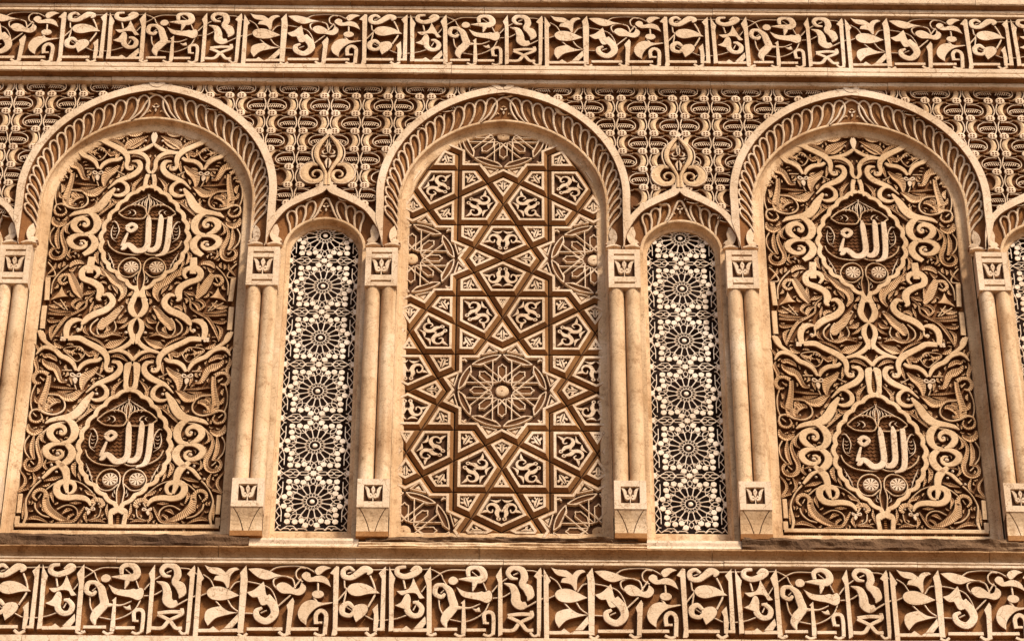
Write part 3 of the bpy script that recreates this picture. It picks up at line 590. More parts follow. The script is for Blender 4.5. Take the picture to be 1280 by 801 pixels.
ARAB_HIGH = [
    ('strap', 'R', [21.1, 24.3, 29.3, 33, 33.8, 27.8, 8.9], [26, -904, 17, -945, 30, -1001, 40, -1042, 32, -1080, 14, -1107, -2, -1119], []),
    ('strap', 'R', [8.5, 26.4, 27.3, 25.3, 22.9, 19.7], [0, -1121, 25, -1155, 31, -1199, 21, -1237, 12, -1274, 15, -1301], []),
    ('eye', 'E', [18.7], [41, -997], []),
    ('eye', 'E', [19.6], [52, -1221], []),
    ('strap', 'R', [36.9, 39, 33.3], [283, -705, 286, -762, 286, -818], []),
    ('strap', 'R', [14.4, 20, 31.5, 40, 34.2, 35.7, 38.2, 39.7, 39.7, 26.4, 15.5], [255, -853, 237, -822, 252, -786, 300, -779, 329, -810, 319, -854, 270, -877, 226, -910, 215, -951, 224, -989, 210, -1007], []),
    ('eye', 'E', [16.5], [213, -1002], []),
    ('strap', 'R', [12.3, 29.4, 31.3, 35.3, 41.2, 41.8, 37.5, 28.7, 9.4], [199, -973, 169, -966, 144, -1000, 148, -1038, 183, -1075, 231, -1099, 267, -1126, 289, -1156, 300, -1177], []),
    ('strap', 'R', [12.3, 31.1, 34.9, 33, 26.2], [298, -1146, 331, -1142, 365, -1164, 379, -1210, 374, -1271], []),
    ('eye', 'E', [24], [316, -1204], []),
    ('strap', 'R', [7.7, 12.7, 10.1], [297, -1170, 299, -1204, 319, -1221], []),
    ('leaf', 'L', [9.4, 31.1, 49.4, 47.4, 21.3, 7.7], [112, -1008, 88, -959, 101, -903, 147, -864, 198, -804, 239, -770], []),
    ('leaf', 'L', [18.3, 36.3, 48.8, 55.5, 35.1], [84, -1040, 112, -1076, 141, -1120, 177, -1157, 198, -1198], []),
    ('eye', 'E', [13.2], [87, -1045], []),
    ('stem', 'R', [7.2, 7.2, 8.3, 8.7, 7.1, 7.3, 7.7], [122, -1144, 111, -1192, 138, -1236, 186, -1247, 212, -1211, 207, -1157, 185, -1120], []),
    ('stem', 'R', [9.8, 9.2, 9.1, 9.9], [212, -1126, 247, -1170, 246, -1214, 208, -1249], []),
    ('leaf', 'L', [7.3, 32.6, 9.5], [54, -1119, 74, -1144, 112, -1152], []),
    ('leaf', 'L', [3.3, 27.2, 28.4, 8.1], [75, -1248, 128, -1227, 176, -1246, 231, -1240], []),
    ('leaf', 'L', [3.4, 25.4, 6], [165, -1171, 152, -1198, 172, -1225], []),
    ('scroll', 'R', [23.7, 22, 19.9, 20.7, 9.4], [407, -827, 437, -830, 452, -865, 429, -890, 404, -876], []),
    ('stem', 'R', [5.9, 5.9], [414, -841, 428, -869], []),
    ('scroll', 'L', [28.5, 47.8, 48.3, 21], [397, -813, 372, -873, 345, -936, 317, -984], []),
    ('leaf', 'S', [0, 0, 0, 0, 0, 0], [433, -907, 446, -948, 485, -1003, 438, -983, 389, -977, 412, -956], [0, 2, 4]),
    ('stem', 'R', [7, 7], [386, -1070, 432, -998], []),
    ('stem', 'R', [7.6, 7.6], [400, -1066, 468, -1010], []),
    ('leaf', 'L', [5.5, 16.4, 19, 13.5], [358, -1087, 418, -1081, 463, -1072, 488, -1064], []),
    ('leaf', 'L', [5.5, 16.4, 16.4], [362, -1104, 428, -1100, 489, -1093], []),
    ('leaf', 'L', [5.4, 20.5, 21.7, 7.8], [408, -1141, 446, -1148, 473, -1148, 491, -1137], []),
    ('leaf', 'L', [4.9, 23, 16.4, 4.4], [438, -1168, 463, -1195, 465, -1236, 456, -1277], []),
    ('stem', 'R', [8.7, 8.5, 7.9, 7.8], [411, -759, 457, -816, 485, -879, 488, -958], []),
    ('leaf', 'L', [4.9, 9.3, 10.7, 15.4, 18.7, 19.8, 10.3], [248, -952, 283, -995, 290, -1047, 331, -1082, 383, -1116, 421, -1175, 460, -1270], []),
    ('leaf', 'L', [6.6, 26.3, 23.8, 4.4], [292, -1011, 319, -1026, 333, -1053, 331, -1072], []),
    ('leaf', 'L', [5.5, 20.9, 17.6, 4.7], [310, -997, 343, -1001, 363, -1032, 340, -1068], []),
    ('border', 'R', [27.7, 27.6, 27.5], [514, -850, 510, -927, 506, -1007], []),
    ('border', 'R', [28.6, 28.5, 28.4], [514, -1046, 514, -1120, 512, -1202], []),
    ('border', 'R', [23, 22.3, 21.9], [516, -1222, 500, -1249, 494, -1277], []),
    ('leaf', 'L', [5.4, 28.3, 5.3], [243, -938, 281, -951, 312, -967], []),
    ('leaf', 'L', [3.4, 22.1, 3.3], [320, -866, 325, -908, 314, -950], []),
    ('leaf', 'L', [3.4, 16.8, 3.4], [248, -1012, 257, -1047, 264, -1088], []),
    ('leaf', 'L', [3.4, 25.9, 3.8], [212, -769, 220, -811, 190, -840], []),
    ('leaf', 'L', [3.3, 19, 3.6], [279, -1177, 282, -1211, 252, -1245], []),
    ('leaf', 'L', [3.4, 19.9, 4.9], [120, -958, 134, -924, 158, -896], []),
    ('leaf', 'L', [3.7, 18.8, 3.9], [31, -1138, 66, -1179, 97, -1199], []),
    ('leaf', 'L', [3.6, 20.7, 3.8], [34, -931, 49, -959, 64, -973], []),
    ('leaf', 'L', [3.8, 27.1, 4.1], [362, -768, 387, -796, 404, -789], []),
    ('leaf', 'L', [3.4, 17.9, 3.7], [480, -746, 488, -781, 523, -829], []),
    ('stem', 'R', [8.5, 8.1, 8.4, 9.7], [525, -738, 494, -781, 478, -830, 527, -840], []),
]
ARAB_TOP = [
    ('bud', 'S', [0, 0, 0, 0, 0, 0, 0], [6, 208, 18, 180, 15, 150, 4, 116, -6, 116, -12, 149, -9, 179], [0]),
    ('strap', 'R', [17.6, 23.4, 24.6, 19.2, 10.4], [4, 116, 25, 96, 61, 72, 106, 62, 145, 55], []),
    ('eye', 'E', [16], [49, 144], []),
    ('strap', 'R', [22.3, 26.8, 25.6, 23, 21.8, 17.9], [145, 52, 82, 50, 43, 27, 22, -14, 22, -66, 3, -103], []),
    ('strap', 'R', [24.5, 23.4, 22, 20.2], [15, -110, 24, -147, 27, -191, 40, -227], []),
    ('leaf', 'L', [5.7, 35.6, 53.9, 19], [37, 180, 89, 150, 133, 125, 161, 80], []),
    ('leaf', 'L', [4.9, 17.4, 14.7, 6], [164, 76, 190, 118, 238, 144, 301, 153], []),
]
MED_TEXT = [
    ('letter', 'R', [28.1, 32.9, 32.8, 31.3, 9.5], [131, -413, 132, -515, 129, -614, 115, -671, 70, -695], []),
    ('letter', 'R', [11.6, 31.4, 32.9, 32.9, 37.4, 33.6], [78, -397, 82, -435, 81, -525, 78, -614, 56, -650, 25, -650], []),
    ('letter', 'R', [11.6, 31.4, 33, 34.5, 39.2, 38.8, 35.3, 33, 26.9, 13.2], [11, -404, 13, -446, 18, -536, 19, -615, -1, -651, -41, -657, -72, -626, -94, -614, -114, -641, -126, -648], []),
    ('letter', 'R', [23, 21.5, 11.6], [-121, -626, -114, -591, -98, -532], []),
    ('ring', 'R', [25.1, 27, 22.2, 26.9, 24.7], [-108, -492, -79, -469, -53, -491, -82, -519, -108, -492], []),
]
MED_HALF = [
    ('stem', 'R', [7.3, 7.3, 7.3, 7.8, 8.8, 8.1, 7.3, 8.2, 8.6, 8.1], [-14, -914, -20, -841, -8, -782, -17, -729, -55, -702, -106, -719, -132, -774, -109, -827, -57, -836, -15, -797], []),
    ('stem', 'R', [8.7, 8.9, 8.7, 8.1, 7.7], [0, -666, -46, -682, -135, -668, -189, -627, -207, -582], []),
    ('stem', 'R', [7.7, 8.3, 9.1, 8.7, 8.3], [-2, -391, -18, -345, -62, -324, -113, -336, -161, -382], []),
    ('stem', 'R', [7.8, 8.5, 9, 8.9, 8.6], [-2, -391, -19, -421, -53, -426, -118, -419, -161, -387], []),
    ('frond', 'R', [2.5, 8.3, 3.3], [-2, -386, -10, -315, 5, -246], []),
    ('frond', 'R', [2.5, 7.5, 2.5], [-9, -275, -19, -303, -17, -335], []),
    ('frond', 'R', [2.5, 7.5, 2.5], [-27, -290, -35, -313, -30, -337], []),
    ('frond', 'R', [2.6, 7.5, 2.6], [-46, -300, -54, -319, -48, -336], []),
    ('frond', 'R', [2.6, 7.5, 2.6], [-68, -314, -74, -326, -70, -336], []),
    ('frond', 'R', [2.9, 7.6, 7.6, 2.8], [-8, -260, -41, -285, -86, -316, -121, -344], []),
    ('frond', 'R', [2.9, 8.3, 7.4, 2.7], [-93, -358, -75, -366, -66, -386, -80, -404], []),
    ('frond', 'R', [2.8, 6.6, 2.7], [-106, -366, -95, -378, -108, -393], []),
    ('frond', 'R', [3, 8.6, 7.7, 6.6, 2.5], [-193, -450, -176, -445, -158, -472, -149, -512, -160, -559], []),
    ('frond', 'R', [2.5, 6.6, 6.9, 2.7], [-184, -472, -192, -517, -184, -562, -154, -592], []),
    ('frond', 'R', [1.8, 6.9, 2], [-179, -487, -171, -495, -161, -491], []),
    ('frond', 'R', [1.9, 7, 1.9], [-183, -509, -174, -517, -159, -511], []),
    ('frond', 'R', [1.9, 7, 1.9], [-183, -533, -174, -539, -162, -533], []),
    ('frond', 'R', [1.9, 6.9, 2], [-177, -559, -167, -567, -154, -563], []),
    ('frond', 'R', [1.8, 5.8, 1.6], [-195, -686, -184, -700, -189, -720], []),
    ('frond', 'R', [1.8, 5.8, 1.6], [-182, -710, -171, -725, -176, -745], []),
    ('frond', 'R', [1.8, 5.8, 1.6], [-170, -737, -158, -750, -163, -770], []),
    ('frond', 'R', [2.6, 6.8, 2.5], [-197, -666, -171, -725, -150, -793], []),
    ('frond', 'R', [1.8, 5.9, 1.6], [-27, -880, -38, -870, -40, -851], []),
    ('frond', 'R', [1.8, 5.8, 1.6], [-23, -860, -32, -849, -32, -831], []),
]
ROSETTES=[(-0.061, -0.768), (0.081, -0.767)]

# ------------------------------------------------------------------ layout (metres; wall face is the plane y = 0)
WIDE = [(-1.999, 1.01), (-0.002, 0.987), (2.001, 1.015)]      # centre, width factor of the three large bays
NARROW = [(-3.003, 1.0), (-0.993, 1.0), (0.9885, 1.0), (2.99, 1.0)]
COLS = [-2.680, -1.3176, -0.668, 0.6642, 1.3127, 2.6894]
WTXT = ['left', 'middle', 'right']
Z_SILL = 8.42

def wide_curve(hw, zc, c, r, zb, side=1, n=26, leg=5):
    """half an arch from foot to apex: points (x,z); side=+1 right"""
    pts = [(hw, zb+(zc-zb)*i/leg) for i in range(leg)]
    a1 = math.acos(c/r)
    pts += [(-c+r*math.cos(a1*i/n), zc+r*math.sin(a1*i/n)) for i in range(n+1)]
    pts[-1] = (0.0, pts[-1][1])
    return [(side*x, z) for x, z in pts]

def full(half):
    return half+[(-x, z) for x, z in half[::-1]][1:]

def lerp_curves(A, B, t):
    return [(a[0]+(b[0]-a[0])*t, a[1]+(b[1]-a[1])*t) for a, b in zip(A, B)]

def at(curve, u):
    f = max(0, min(u, 1))*(len(curve)-1); i = min(int(f), len(curve)-2); t = f-i
    return (curve[i][0]+(curve[i+1][0]-curve[i][0])*t, curve[i][1]+(curve[i+1][1]-curve[i][1])*t)

def resample(curve, n):
    L = [0]
    for a, b in zip(curve, curve[1:]): L.append(L[-1]+math.hypot(b[0]-a[0], b[1]-a[1]))
    out = []
    for i in range(n+1):
        q = L[-1]*i/n
        k = 0
        while k < len(L)-2 and L[k+1] < q: k += 1
        t = (q-L[k])/((L[k+1]-L[k]) or 1)
        out.append((curve[k][0]+(curve[k+1][0]-curve[k][0])*t, curve[k][1]+(curve[k+1][1]-curve[k][1])*t))
    return out

# ------------------------------------------------------------------ ground and the wall core
b = MB(); b.add([(-400, 400, -1.65), (400, 400, -1.65), (400, -400, -1.65), (-400, -400, -1.65)], [(0, 1, 2, 3)])
g = link('ground', b.mesh('ground', 'paving')); g['kind'] = 'structure'
b = MB(); b.box(-9, 9, -0.9, -0.24, -1.65, 16.5, 0.02)
wc = link('wall', b.mesh('wall', 'stone')); wc['kind'] = 'structure'
def pier(x0, x1, z0, z1, d=-0.035):
    b = MB(); b.box(x0, x1, -0.24, d, z0, z1, 0.002)
    o = link('wall_pier', b.mesh('wall_pier', 'stone')); o['kind'] = 'structure'
for i, x in enumerate(COLS):
    s = -1 if i % 2 == 0 else 1       # side on which the wide bay lies: +1 wide bay to the left of this pier
    wl, wr = (-0.112, 0.079) if i % 2 == 0 else (-0.079, 0.112)
    pier(x+wl, x+wr, 8.405, 10.33)
b = MB(); b.box(-9, 9, -0.24, -0.03, -1.65, 7.72, 0.01); o = link('wall_below', b.mesh('wall', 'stone')); o['kind'] = 'structure'; o.name = 'lower_wall'
b = MB(); b.box(-9, 9, -0.24, 0.02, 12.25, 16.5, 0.01); o = link('upper_wall', b.mesh('upper_wall', 'stone')); o['kind'] = 'structure'
for sx in (-1, 1):
    b = MB(); b.box(*sorted((sx*3.75, sx*9)), -0.24, 0.0, 7.722, 12.248, 0.01); o = link('side_wall', b.mesh('side_wall', 'stone')); o['kind'] = 'structure'

# ------------------------------------------------------------------ inscription friezes
def shape_mesh(row, mat, d0, d1, jit, bev=0.0025, crown=0.0, n=5, side='ground'):
    nm, kind, W, P = parse(row)
    b = MB()
    if kind == 'P': b.poly([p[:2] for p in P], d0, d1+jit, bev)
    elif kind == 'S': b.poly(smooth_outline(P), d0, d1+jit, bev)
    elif kind == 'E':
        r = W[0]/2
        b.disc(P[0][0], P[0][1], r, d0, d1+jit-0.002, 12, dome=0.004)
        b.disc(P[0][0], P[0][1], r*0.3, d1, d1+jit+0.003, 8)
    elif kind == 'F':
        x, z = P[0][:2]; r = W[0]/2
        for k in range(4):
            a = math.pi/4+k*math.pi/2
            b.disc(x+r*0.62*math.cos(a), z+r*0.62*math.sin(a), r*0.52, d0, d1+jit+0.0003*k, 10)
        b.disc(x, z, r*0.3, d0, d1+jit+0.002, 8)
    elif kind == 'L':
        b.ribbon(P, W, d0, d1+jit+0.001, bev=0.002, crown=-0.008, n=n)
    else:
        b.ribbon(P, W, d0, d1+jit, bev=bev, crown=crown, n=n)
    return nm, b.mesh(nm, mat, side)

def frieze(label, x0, zc, zs, per, dt, dg, ntiles, xmin, xmax, profs):
    t = thing('inscription_frieze', label, 'frieze', (0, 0, zc-0.25))
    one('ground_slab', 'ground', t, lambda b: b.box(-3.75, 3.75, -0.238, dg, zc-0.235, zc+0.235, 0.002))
    for nm, mat, prof, jit in profs:
        X = [-3.75]
        while X[-1] < 3.75: X.append(min(3.75, X[-1]+random.uniform(0.7, 1.5)))
        for xa, xb in zip(X, X[1:]):
            dd = random.uniform(-0.0014, 0.0014)
            one(nm, mat, t, lambda b: b.sweep([(d+dd*(d > -0.05), z) for d, z in prof], xa+0.0012, xb-0.0012, max(2, int((xb-xa)/0.04)), jit))
    S_ = []
    for i, r in enumerate(FRIEZE):
        mat = 'cream'
        dtop = dt if r[0] == 'letter' else (dt-0.0015 if r[0] != 'stem' else dt-0.006)
        S_.append(shape_mesh(r, mat, dg-0.005, dtop, (i % 7)*0.00022, bev=0.0025, crown=0.0015 if r[0] != 'letter' else 0)+(parse(r)[3],))
    for k in range(-3, 4):
        ox = x0+k*per
        for i, (nm, me, P) in enumerate(S_):
            px = ox+sum(p[0] for p in P)/len(P)
            if px < xmin or px > xmax: continue
            o = link(nm, me, t, (ox+random.uniform(-0.0012, 0.0012), -(k % 3)*0.0001+random.uniform(-0.0012, 0.0012)*(nm != 'stem'), zc), (per/1.769, 1, zs))
            if nm == 'leaf': o.rotation_euler = (0, random.uniform(-0.002, 0.002), 0)
    return t
fz = 8.03
frieze('long lower carved band of angular pale letters and leafy scrolls beneath the niche sills', -1.541, fz, 1.0, 1.769, 0.0, -0.034, 5, -2.95, 3.1, [
    ('fillet', 'cream', [(-0.1, 8.276), (0.004, 8.276), (0.006, 8.2735), (0.006, 8.2655), (0.001, 8.263), (-0.012, 8.262), (-0.012, 8.2605), (0.002, 8.2595), (0.004, 8.257), (0.004, 8.245), (0.0, 8.243), (-0.1, 8.243)], 0.0007),
    ('fillet', 'cream', [(-0.1, 7.812), (0.0, 7.812), (0.004, 7.809), (0.004, 7.772), (-0.1, 7.77)], 0.0007)])
frieze('long upper carved band of angular pale letters and leafy scrolls above the arches', -1.510, 11.808, 0.945, 1.757, 0.055, 0.02, 5, -3.2, 3.3, [
    ('fillet', 'cream', [(-0.1, 11.605), (0.058, 11.605), (0.062, 11.602), (0.062, 11.574), (0.058, 11.571), (0.045, 11.571), (0.045, 11.568), (0.062, 11.566), (0.064, 11.562), (0.064, 11.540), (0.060, 11.536), (0.030, 11.536), (-0.1, 11.536)], 0.0006),
    ('fillet', 'cream', [(-0.1, 12.058), (0.060, 12.058), (0.064, 12.055), (0.064, 12.036), (0.058, 12.034), (0.045, 12.034), (0.045, 12.031), (0.060, 12.029), (0.063, 12.026), (0.063, 12.010), (0.058, 12.008), (-0.1, 12.008)], 0.0006)])

def band(name, label, cat, prof, mat, x0, x1, jit=0.001, nx=200, z=None):
    zb = min(p[1] for p in prof)
    t = thing(name, label, cat, (0, 0, zb))
    X = [x0]
    while X[-1] < x1: X.append(min(x1, X[-1]+random.uniform(0.8, 1.6)))
    for xa, xb in zip(X, X[1:]):
        dd = random.uniform(-0.002, 0.002)
        one('segment', mat, t, lambda b: b.sweep([(d+dd*(d > -0.05), z) for d, z in prof], xa+0.0015, xb-0.0015, max(2, int((xb-xa)/0.025)), jit))
band('cornice', 'plain projecting stone course over the upper inscription band', 'cornice',
     [(-0.2, 12.245), (0.098, 12.245), (0.098, 12.082), (0.094, 12.076), (0.090, 12.0745), (-0.2, 12.0745)], 'cream', -3.75, 3.75)
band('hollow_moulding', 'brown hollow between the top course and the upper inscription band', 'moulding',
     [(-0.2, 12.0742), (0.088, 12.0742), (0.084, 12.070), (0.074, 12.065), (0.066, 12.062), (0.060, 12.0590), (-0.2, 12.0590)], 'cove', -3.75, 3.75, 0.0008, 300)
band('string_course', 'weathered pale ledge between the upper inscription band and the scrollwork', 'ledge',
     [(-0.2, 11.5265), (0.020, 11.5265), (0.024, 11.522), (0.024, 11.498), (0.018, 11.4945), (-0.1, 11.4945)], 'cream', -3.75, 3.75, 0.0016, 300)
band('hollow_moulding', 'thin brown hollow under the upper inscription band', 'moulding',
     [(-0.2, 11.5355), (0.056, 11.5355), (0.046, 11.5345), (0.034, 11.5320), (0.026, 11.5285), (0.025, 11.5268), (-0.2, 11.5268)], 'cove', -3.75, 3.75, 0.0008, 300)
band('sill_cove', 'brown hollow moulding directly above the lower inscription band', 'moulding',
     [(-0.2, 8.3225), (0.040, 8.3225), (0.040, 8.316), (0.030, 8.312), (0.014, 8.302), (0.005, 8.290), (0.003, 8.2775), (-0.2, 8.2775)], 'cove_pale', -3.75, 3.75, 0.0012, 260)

# ------------------------------------------------------------------ arches
ZW = 10.31
def O_wide(n=0):   # inner edge of the outer band
    return resample(wide_curve(0.676, 10.685, 0.08, 0.758, 10.33), 60)
def OO_wide():
    return resample(wide_curve(0.720, 10.685, 0.09, 0.812, 10.50), 60)
def L_wide(ins=0.0, bot=8.42, dz=0.0):
    return wide_curve(0.585-ins, 10.655+dz, 0.03, 0.615-ins, bot)
def L_arch():
    return resample(wide_curve(0.585, 10.655, 0.03, 0.615, 10.31), 60)
NO = resample(catmull([(0.318, 10.32), (0.300, 10.42), (0.225, 10.556), (0.134, 10.626), (0.068, 10.662), (0.022, 10.688), (0.0, 10.715)], [0]*7, 6)[0], 60)
NOO = catmull([(0.302, 10.50), (0.283, 10.540), (0.236, 10.600), (0.168, 10.660), (0.090, 10.708), (0.045, 10.738), (0.026, 10.770), (0.020, 10.80)], [0]*8, 6)[0]
def NL(ins=0.0, bot=8.42):
    return wide_curve(0.217-ins, 10.323, 0.0, 0.217-ins, bot, n=20)
NLa = resample(wide_curve(0.217, 10.323, 0.0, 0.217, 10.31, n=20, leg=1), 60)

def strip_between(b, A, B, dA, dB, thick=0.0):
    V = [(x, -dA, z) for x, z in A]+[(x, -dB, z) for x, z in B]
    n = len(A)
    b.add(V, [(i, i+1, n+i+1, n+i) for i in range(n-1)])

def reveal(b, fn, prof, bots):
    """prof: [(inset, d)]; fn(inset) gives the half outline; closed frame incl. bottom"""
    rings = []
    for (ins, d), zb in zip(prof, bots):
        h = full(fn(ins, zb))
        rings.append([(x, -d, z) for x, z in h])
    n = len(rings[0])
    V = [p for r in rings for p in r]
    F = []
    for k in range(len(rings)-1):
        for i in range(n):
            j = (i+1) % n
            F.append((k*n+i, k*n+j, (k+1)*n+j, (k+1)*n+i))
    b.add(V, F)

# ---- loops of the arch bands
def loop_shapes(O, L, us, p, dO, dL, wid, lift=0.014):
    out = []
    def pt(u, t):
        a, c = at(L, u), at(O, u)
        return (a[0]+(c[0]-a[0])*t, a[1]+(c[1]-a[1])*t)
    for u in us:
        s = [(-1.55, 0.02), (-1.02, 0.20), (-0.66, 0.44), (-0.52, 0.68), (-0.32, 0.87), (0.0, 0.94), (0.32, 0.86), (0.46, 0.66), (0.34, 0.42), (-0.02, 0.20), (-0.55, 0.02)]
        P = [pt(u+du*p, t) for du, t in s]
        lf = [pt(u+du*p, t) for du, t in ((-0.85, 0.20), (-0.45, 0.40), (-0.15, 0.60), (-0.02, 0.76))]
        out.append((P, lf, s))
    return out

def tilted(O, L, dO, dL):
    """depth on the splayed band as a function of position (distance-ratio between the two curves)"""
    Oa, La = np.array(O), np.array(L)
    def f(p):
        do = np.min(np.hypot(Oa[:, 0]-p[0], Oa[:, 1]-p[1])); dl = np.min(np.hypot(La[:, 0]-p[0], La[:, 1]-p[1]))
        t = dl/(do+dl+1e-9)
        return dL+(dO-dL)*t
    return f

def build_arch(kind):
    """returns list of (name, mesh, mirrored?)"""
    out = []
    if kind == 'wide':
        O, L, dO, dL = O_wide(), L_arch(), -0.010, -0.048
        N, u0, u1, w_ = 17, 0.185, 0.95, 0.0120
    else:
        O, L, dO, dL = NO, NLa, -0.014, -0.046
        N, u0, u1, w_ = 3, 0.40, 0.80, 0.0125
    p = (u1-u0)/(N-1) if kind == 'wide' else 0.185
    if kind != 'wide': u0, p = 0.53, 0.13
    us = [u0+i*p for i in range(N)]
    tf = tilted(O, L, dO, dL)
    b = MB(); strip_between(b, full(L), full(O), dL-0.012, dO-0.014); out.append(('band_ground', b.mesh('band_ground', 'ground'), False))
    for i, (P, lf, s) in enumerate(loop_shapes(O, L, us, p, dO, dL, w_)):
        b = MB(); b.ribbon(P, [0.004]+[w_]*9+[0.005], -0.016, 0.001+0.0002*(i % 3), bev=0.003, crown=0.0015, n=4, tilt=tf)
        out.append(('loop', b.mesh('loop', 'cream', 'ground'), True))
        b = MB(); b.ribbon(lf, [0.004, 0.013, 0.021, 0.008], -0.014, -0.007, bev=0.003, crown=0.002, n=3, tilt=tf)
        out.append(('loop_leaf', b.mesh('loop_leaf', 'ochre', 'ground'), True))
    # crown loop with three-lobed bud
    def pt(x, t):
        u = 1-abs(x); a, c = at(L, u), at(O, u); sg = 1 if x >= 0 else -1
        return (sg*(a[0]+(c[0]-a[0])*t), a[1]+(c[1]-a[1])*t)
    q = 0.105 if kind == 'wide' else 0.21
    cl = [(-q, 0.02), (-q*0.62, 0.30), (-q*0.42, 0.62), (-q*0.2, 0.84), (0, 0.90 if kind == 'wide' else 0.80), (q*0.2, 0.84), (q*0.42, 0.62), (q*0.62, 0.30), (q, 0.02)]
    if kind != 'wide': cl = [(x, t*0.92 if abs(x) < q*0.5 else t) for x, t in cl]
    b = MB(); b.ribbon([pt(*c) for c in cl], [0.006]+[w_]*7+[0.006], -0.016, 0.0026, bev=0.003, crown=0.001, n=4, tilt=tf)
    out.append(('crown_loop', b.mesh('crown_loop', 'cream', 'ground'), False))
    ax_, az = pt(0, 0.42)
    b = MB()
    for a in (math.pi*0.2, math.pi*0.8, math.pi*1.5):
        dx, dz = math.cos(a), math.sin(a)
        b.ribbon([(0.003*dx, az+0.003*dz), (0.013*dx, az+0.013*dz), (0.025*dx, az+0.025*dz)], [0.004, 0.014, 0.003], -0.016, -0.001, bev=0.002, n=3, tilt=tf)
    out.append(('bud', b.mesh('bud', 'cream', 'ground'), False))
    b = MB()
    for sx in (-1, 1):
        b.ribbon([(sx*0.024, az-0.024), (sx*0.036, az-0.014), (sx*0.05, az-0.03)], [0.003, 0.016, 0.003], -0.014, -0.006, n=3, tilt=tf)
    b.ribbon([(-0.014, az+0.02), (0, az+0.03), (0.014, az+0.02)], [0.003, 0.012, 0.003], -0.014, -0.006, n=3, tilt=tf)
    out.append(('bud_leaf', b.mesh('bud_leaf', 'leaf', 'ground'), False))
    # lip and reveal
    if kind == 'wide':
        lip_o, lip_i = full(resample(wide_curve(0.601, 10.655, 0.03, 0.631, 10.31), 60)), full(resample(wide_curve(0.583, 10.655, 0.03, 0.613, 10.31), 60))
    else:
        lip_o, lip_i = full(resample(wide_curve(0.231, 10.323, 0, 0.231, 10.31, leg=1), 60)), full(resample(wide_curve(0.215, 10.323, 0, 0.215, 10.31, leg=1), 60))
    b = MB(); mid = lerp_curves(lip_o, lip_i, 0.5)
    b.ribbon(mid, 0.018, dL-0.03, dL+0.004, bev=0.003, crown=0.001, raw=True)
    out.append(('lip', b.mesh('lip', 'stone'), False))
    b = MB()
    if kind == 'wide':
        reveal(b, L_wide, [(-0.004, -0.046), (0.000, -0.050), (0.004, -0.066), (0.012, -0.080), (0.016, -0.083), (0.019, -0.083), (0.050, -0.090), (0.055, -0.094), (0.056, -0.115)],
               [8.405, 8.408, 8.412, 8.420, 8.424, 8.428, 8.487, 8.497, 8.500])
    else:
        reveal(b, NL, [(-0.004, -0.044), (0.0, -0.048), (0.004, -0.075), (0.008, -0.085), (0.010, -0.086), (0.024, -0.090), (0.028, -0.093), (0.0285, -0.112)],
               [8.398, 8.401, 8.410, 8.42, 8.43, 8.492, 8.500, 8.503])
    out.append(('reveal', b.mesh('reveal', 'stone'), False))
    # outer band
    b = MB()
    if kind == 'wide':
        O2, I2 = OO_wide(), O_wide()
        hh = [(0.672, 10.305)]
        Vo = hh+O2; Vi = [(0.668, 10.305)]+I2
    else:
        Vo = [(0.321, 10.315), (0.314, 10.42)]+NOO; Vi = None
    if kind == 'wide':
        outl = full(Vo)+full(Vi)[::-1]
        b.poly(outl, -0.035, 0.012, 0.003)
    else:
        rt = Vo+[(0.0, 10.80)]; inn = [(0.0, 10.715)]+NO[::-1]
        outl = rt[:-1]+[(-x, z) for x, z in rt[:-1][::-1]]+[(-x, z) for x, z in NO]+inn[1:][0:]
        b.poly(outl, -0.035, 0.0085, 0.003)
    out.append(('outer_band', b.mesh('outer_band', 'cream', 'ground'), False))
    # springer leaves
    if kind == 'wide':
        P = [(0.652, 10.445, True), (0.672-0.022, 10.41, False), (0.657, 10.36, False)]
        sp = [(54, 145, 1), (34, 112, 0), (26, 66, 0), (36, 30, 0), (54, 12, 0), (78, 14, 0), (86, 34, 0), (74, 52, 0), (62, 60, 0), (68, 96, 0)]
        pts = [(0.672-x*0.00112, 10.336+z*1.05/1000, bool(c)) for x, z, c in sp]
    else:
        sp = [(50, 118, 1), (26, 98, 0), (16, 60, 0), (28, 26, 0), (50, 12, 0), (72, 14, 0), (80, 30, 0), (70, 46, 0), (58, 54, 0), (62, 86, 0)]
        pts = [(0.324-x*0.00115, 10.336+z*1.2/1000, bool(c)) for x, z, c in sp]
    b = MB(); so = smooth_outline(pts)
    b.poly(so, -0.05, 0.0, 0.004)
    out2 = []
    b.v = [(x, -(-y+(tf((x, z)) if True else 0)+0.006) if True else y, z) for x, y, z in b.v]
    out.append(('springer_leaf', b.mesh('springer_leaf', 'cream', 'ground'), True))
    ex = pts[5]
    b = MB(); b.disc(ex[0]-0.003*(1 if kind == 'wide' else 1), ex[1]+0.016, 0.006, -0.05, 0.0, 8); b.v = [(x, y-tf((x, z))-0.0085, z) for x, y, z in b.v]
    out.append(('leaf_eye', b.mesh('leaf_eye', 'deep'), True))
    b = MB(); b.ribbon([((0.668 if kind == 'wide' else 0.320)-0.005, 10.335), ((0.668 if kind == 'wide' else 0.320)-0.045, 10.346), ((0.668 if kind == 'wide' else 0.320)-0.09, 10.332)], [0.010, 0.018, 0.008], -0.05, -0.012, bev=0.003)
    out.append(('springer_base', b.mesh('springer_base', 'cream'), True))
    return out

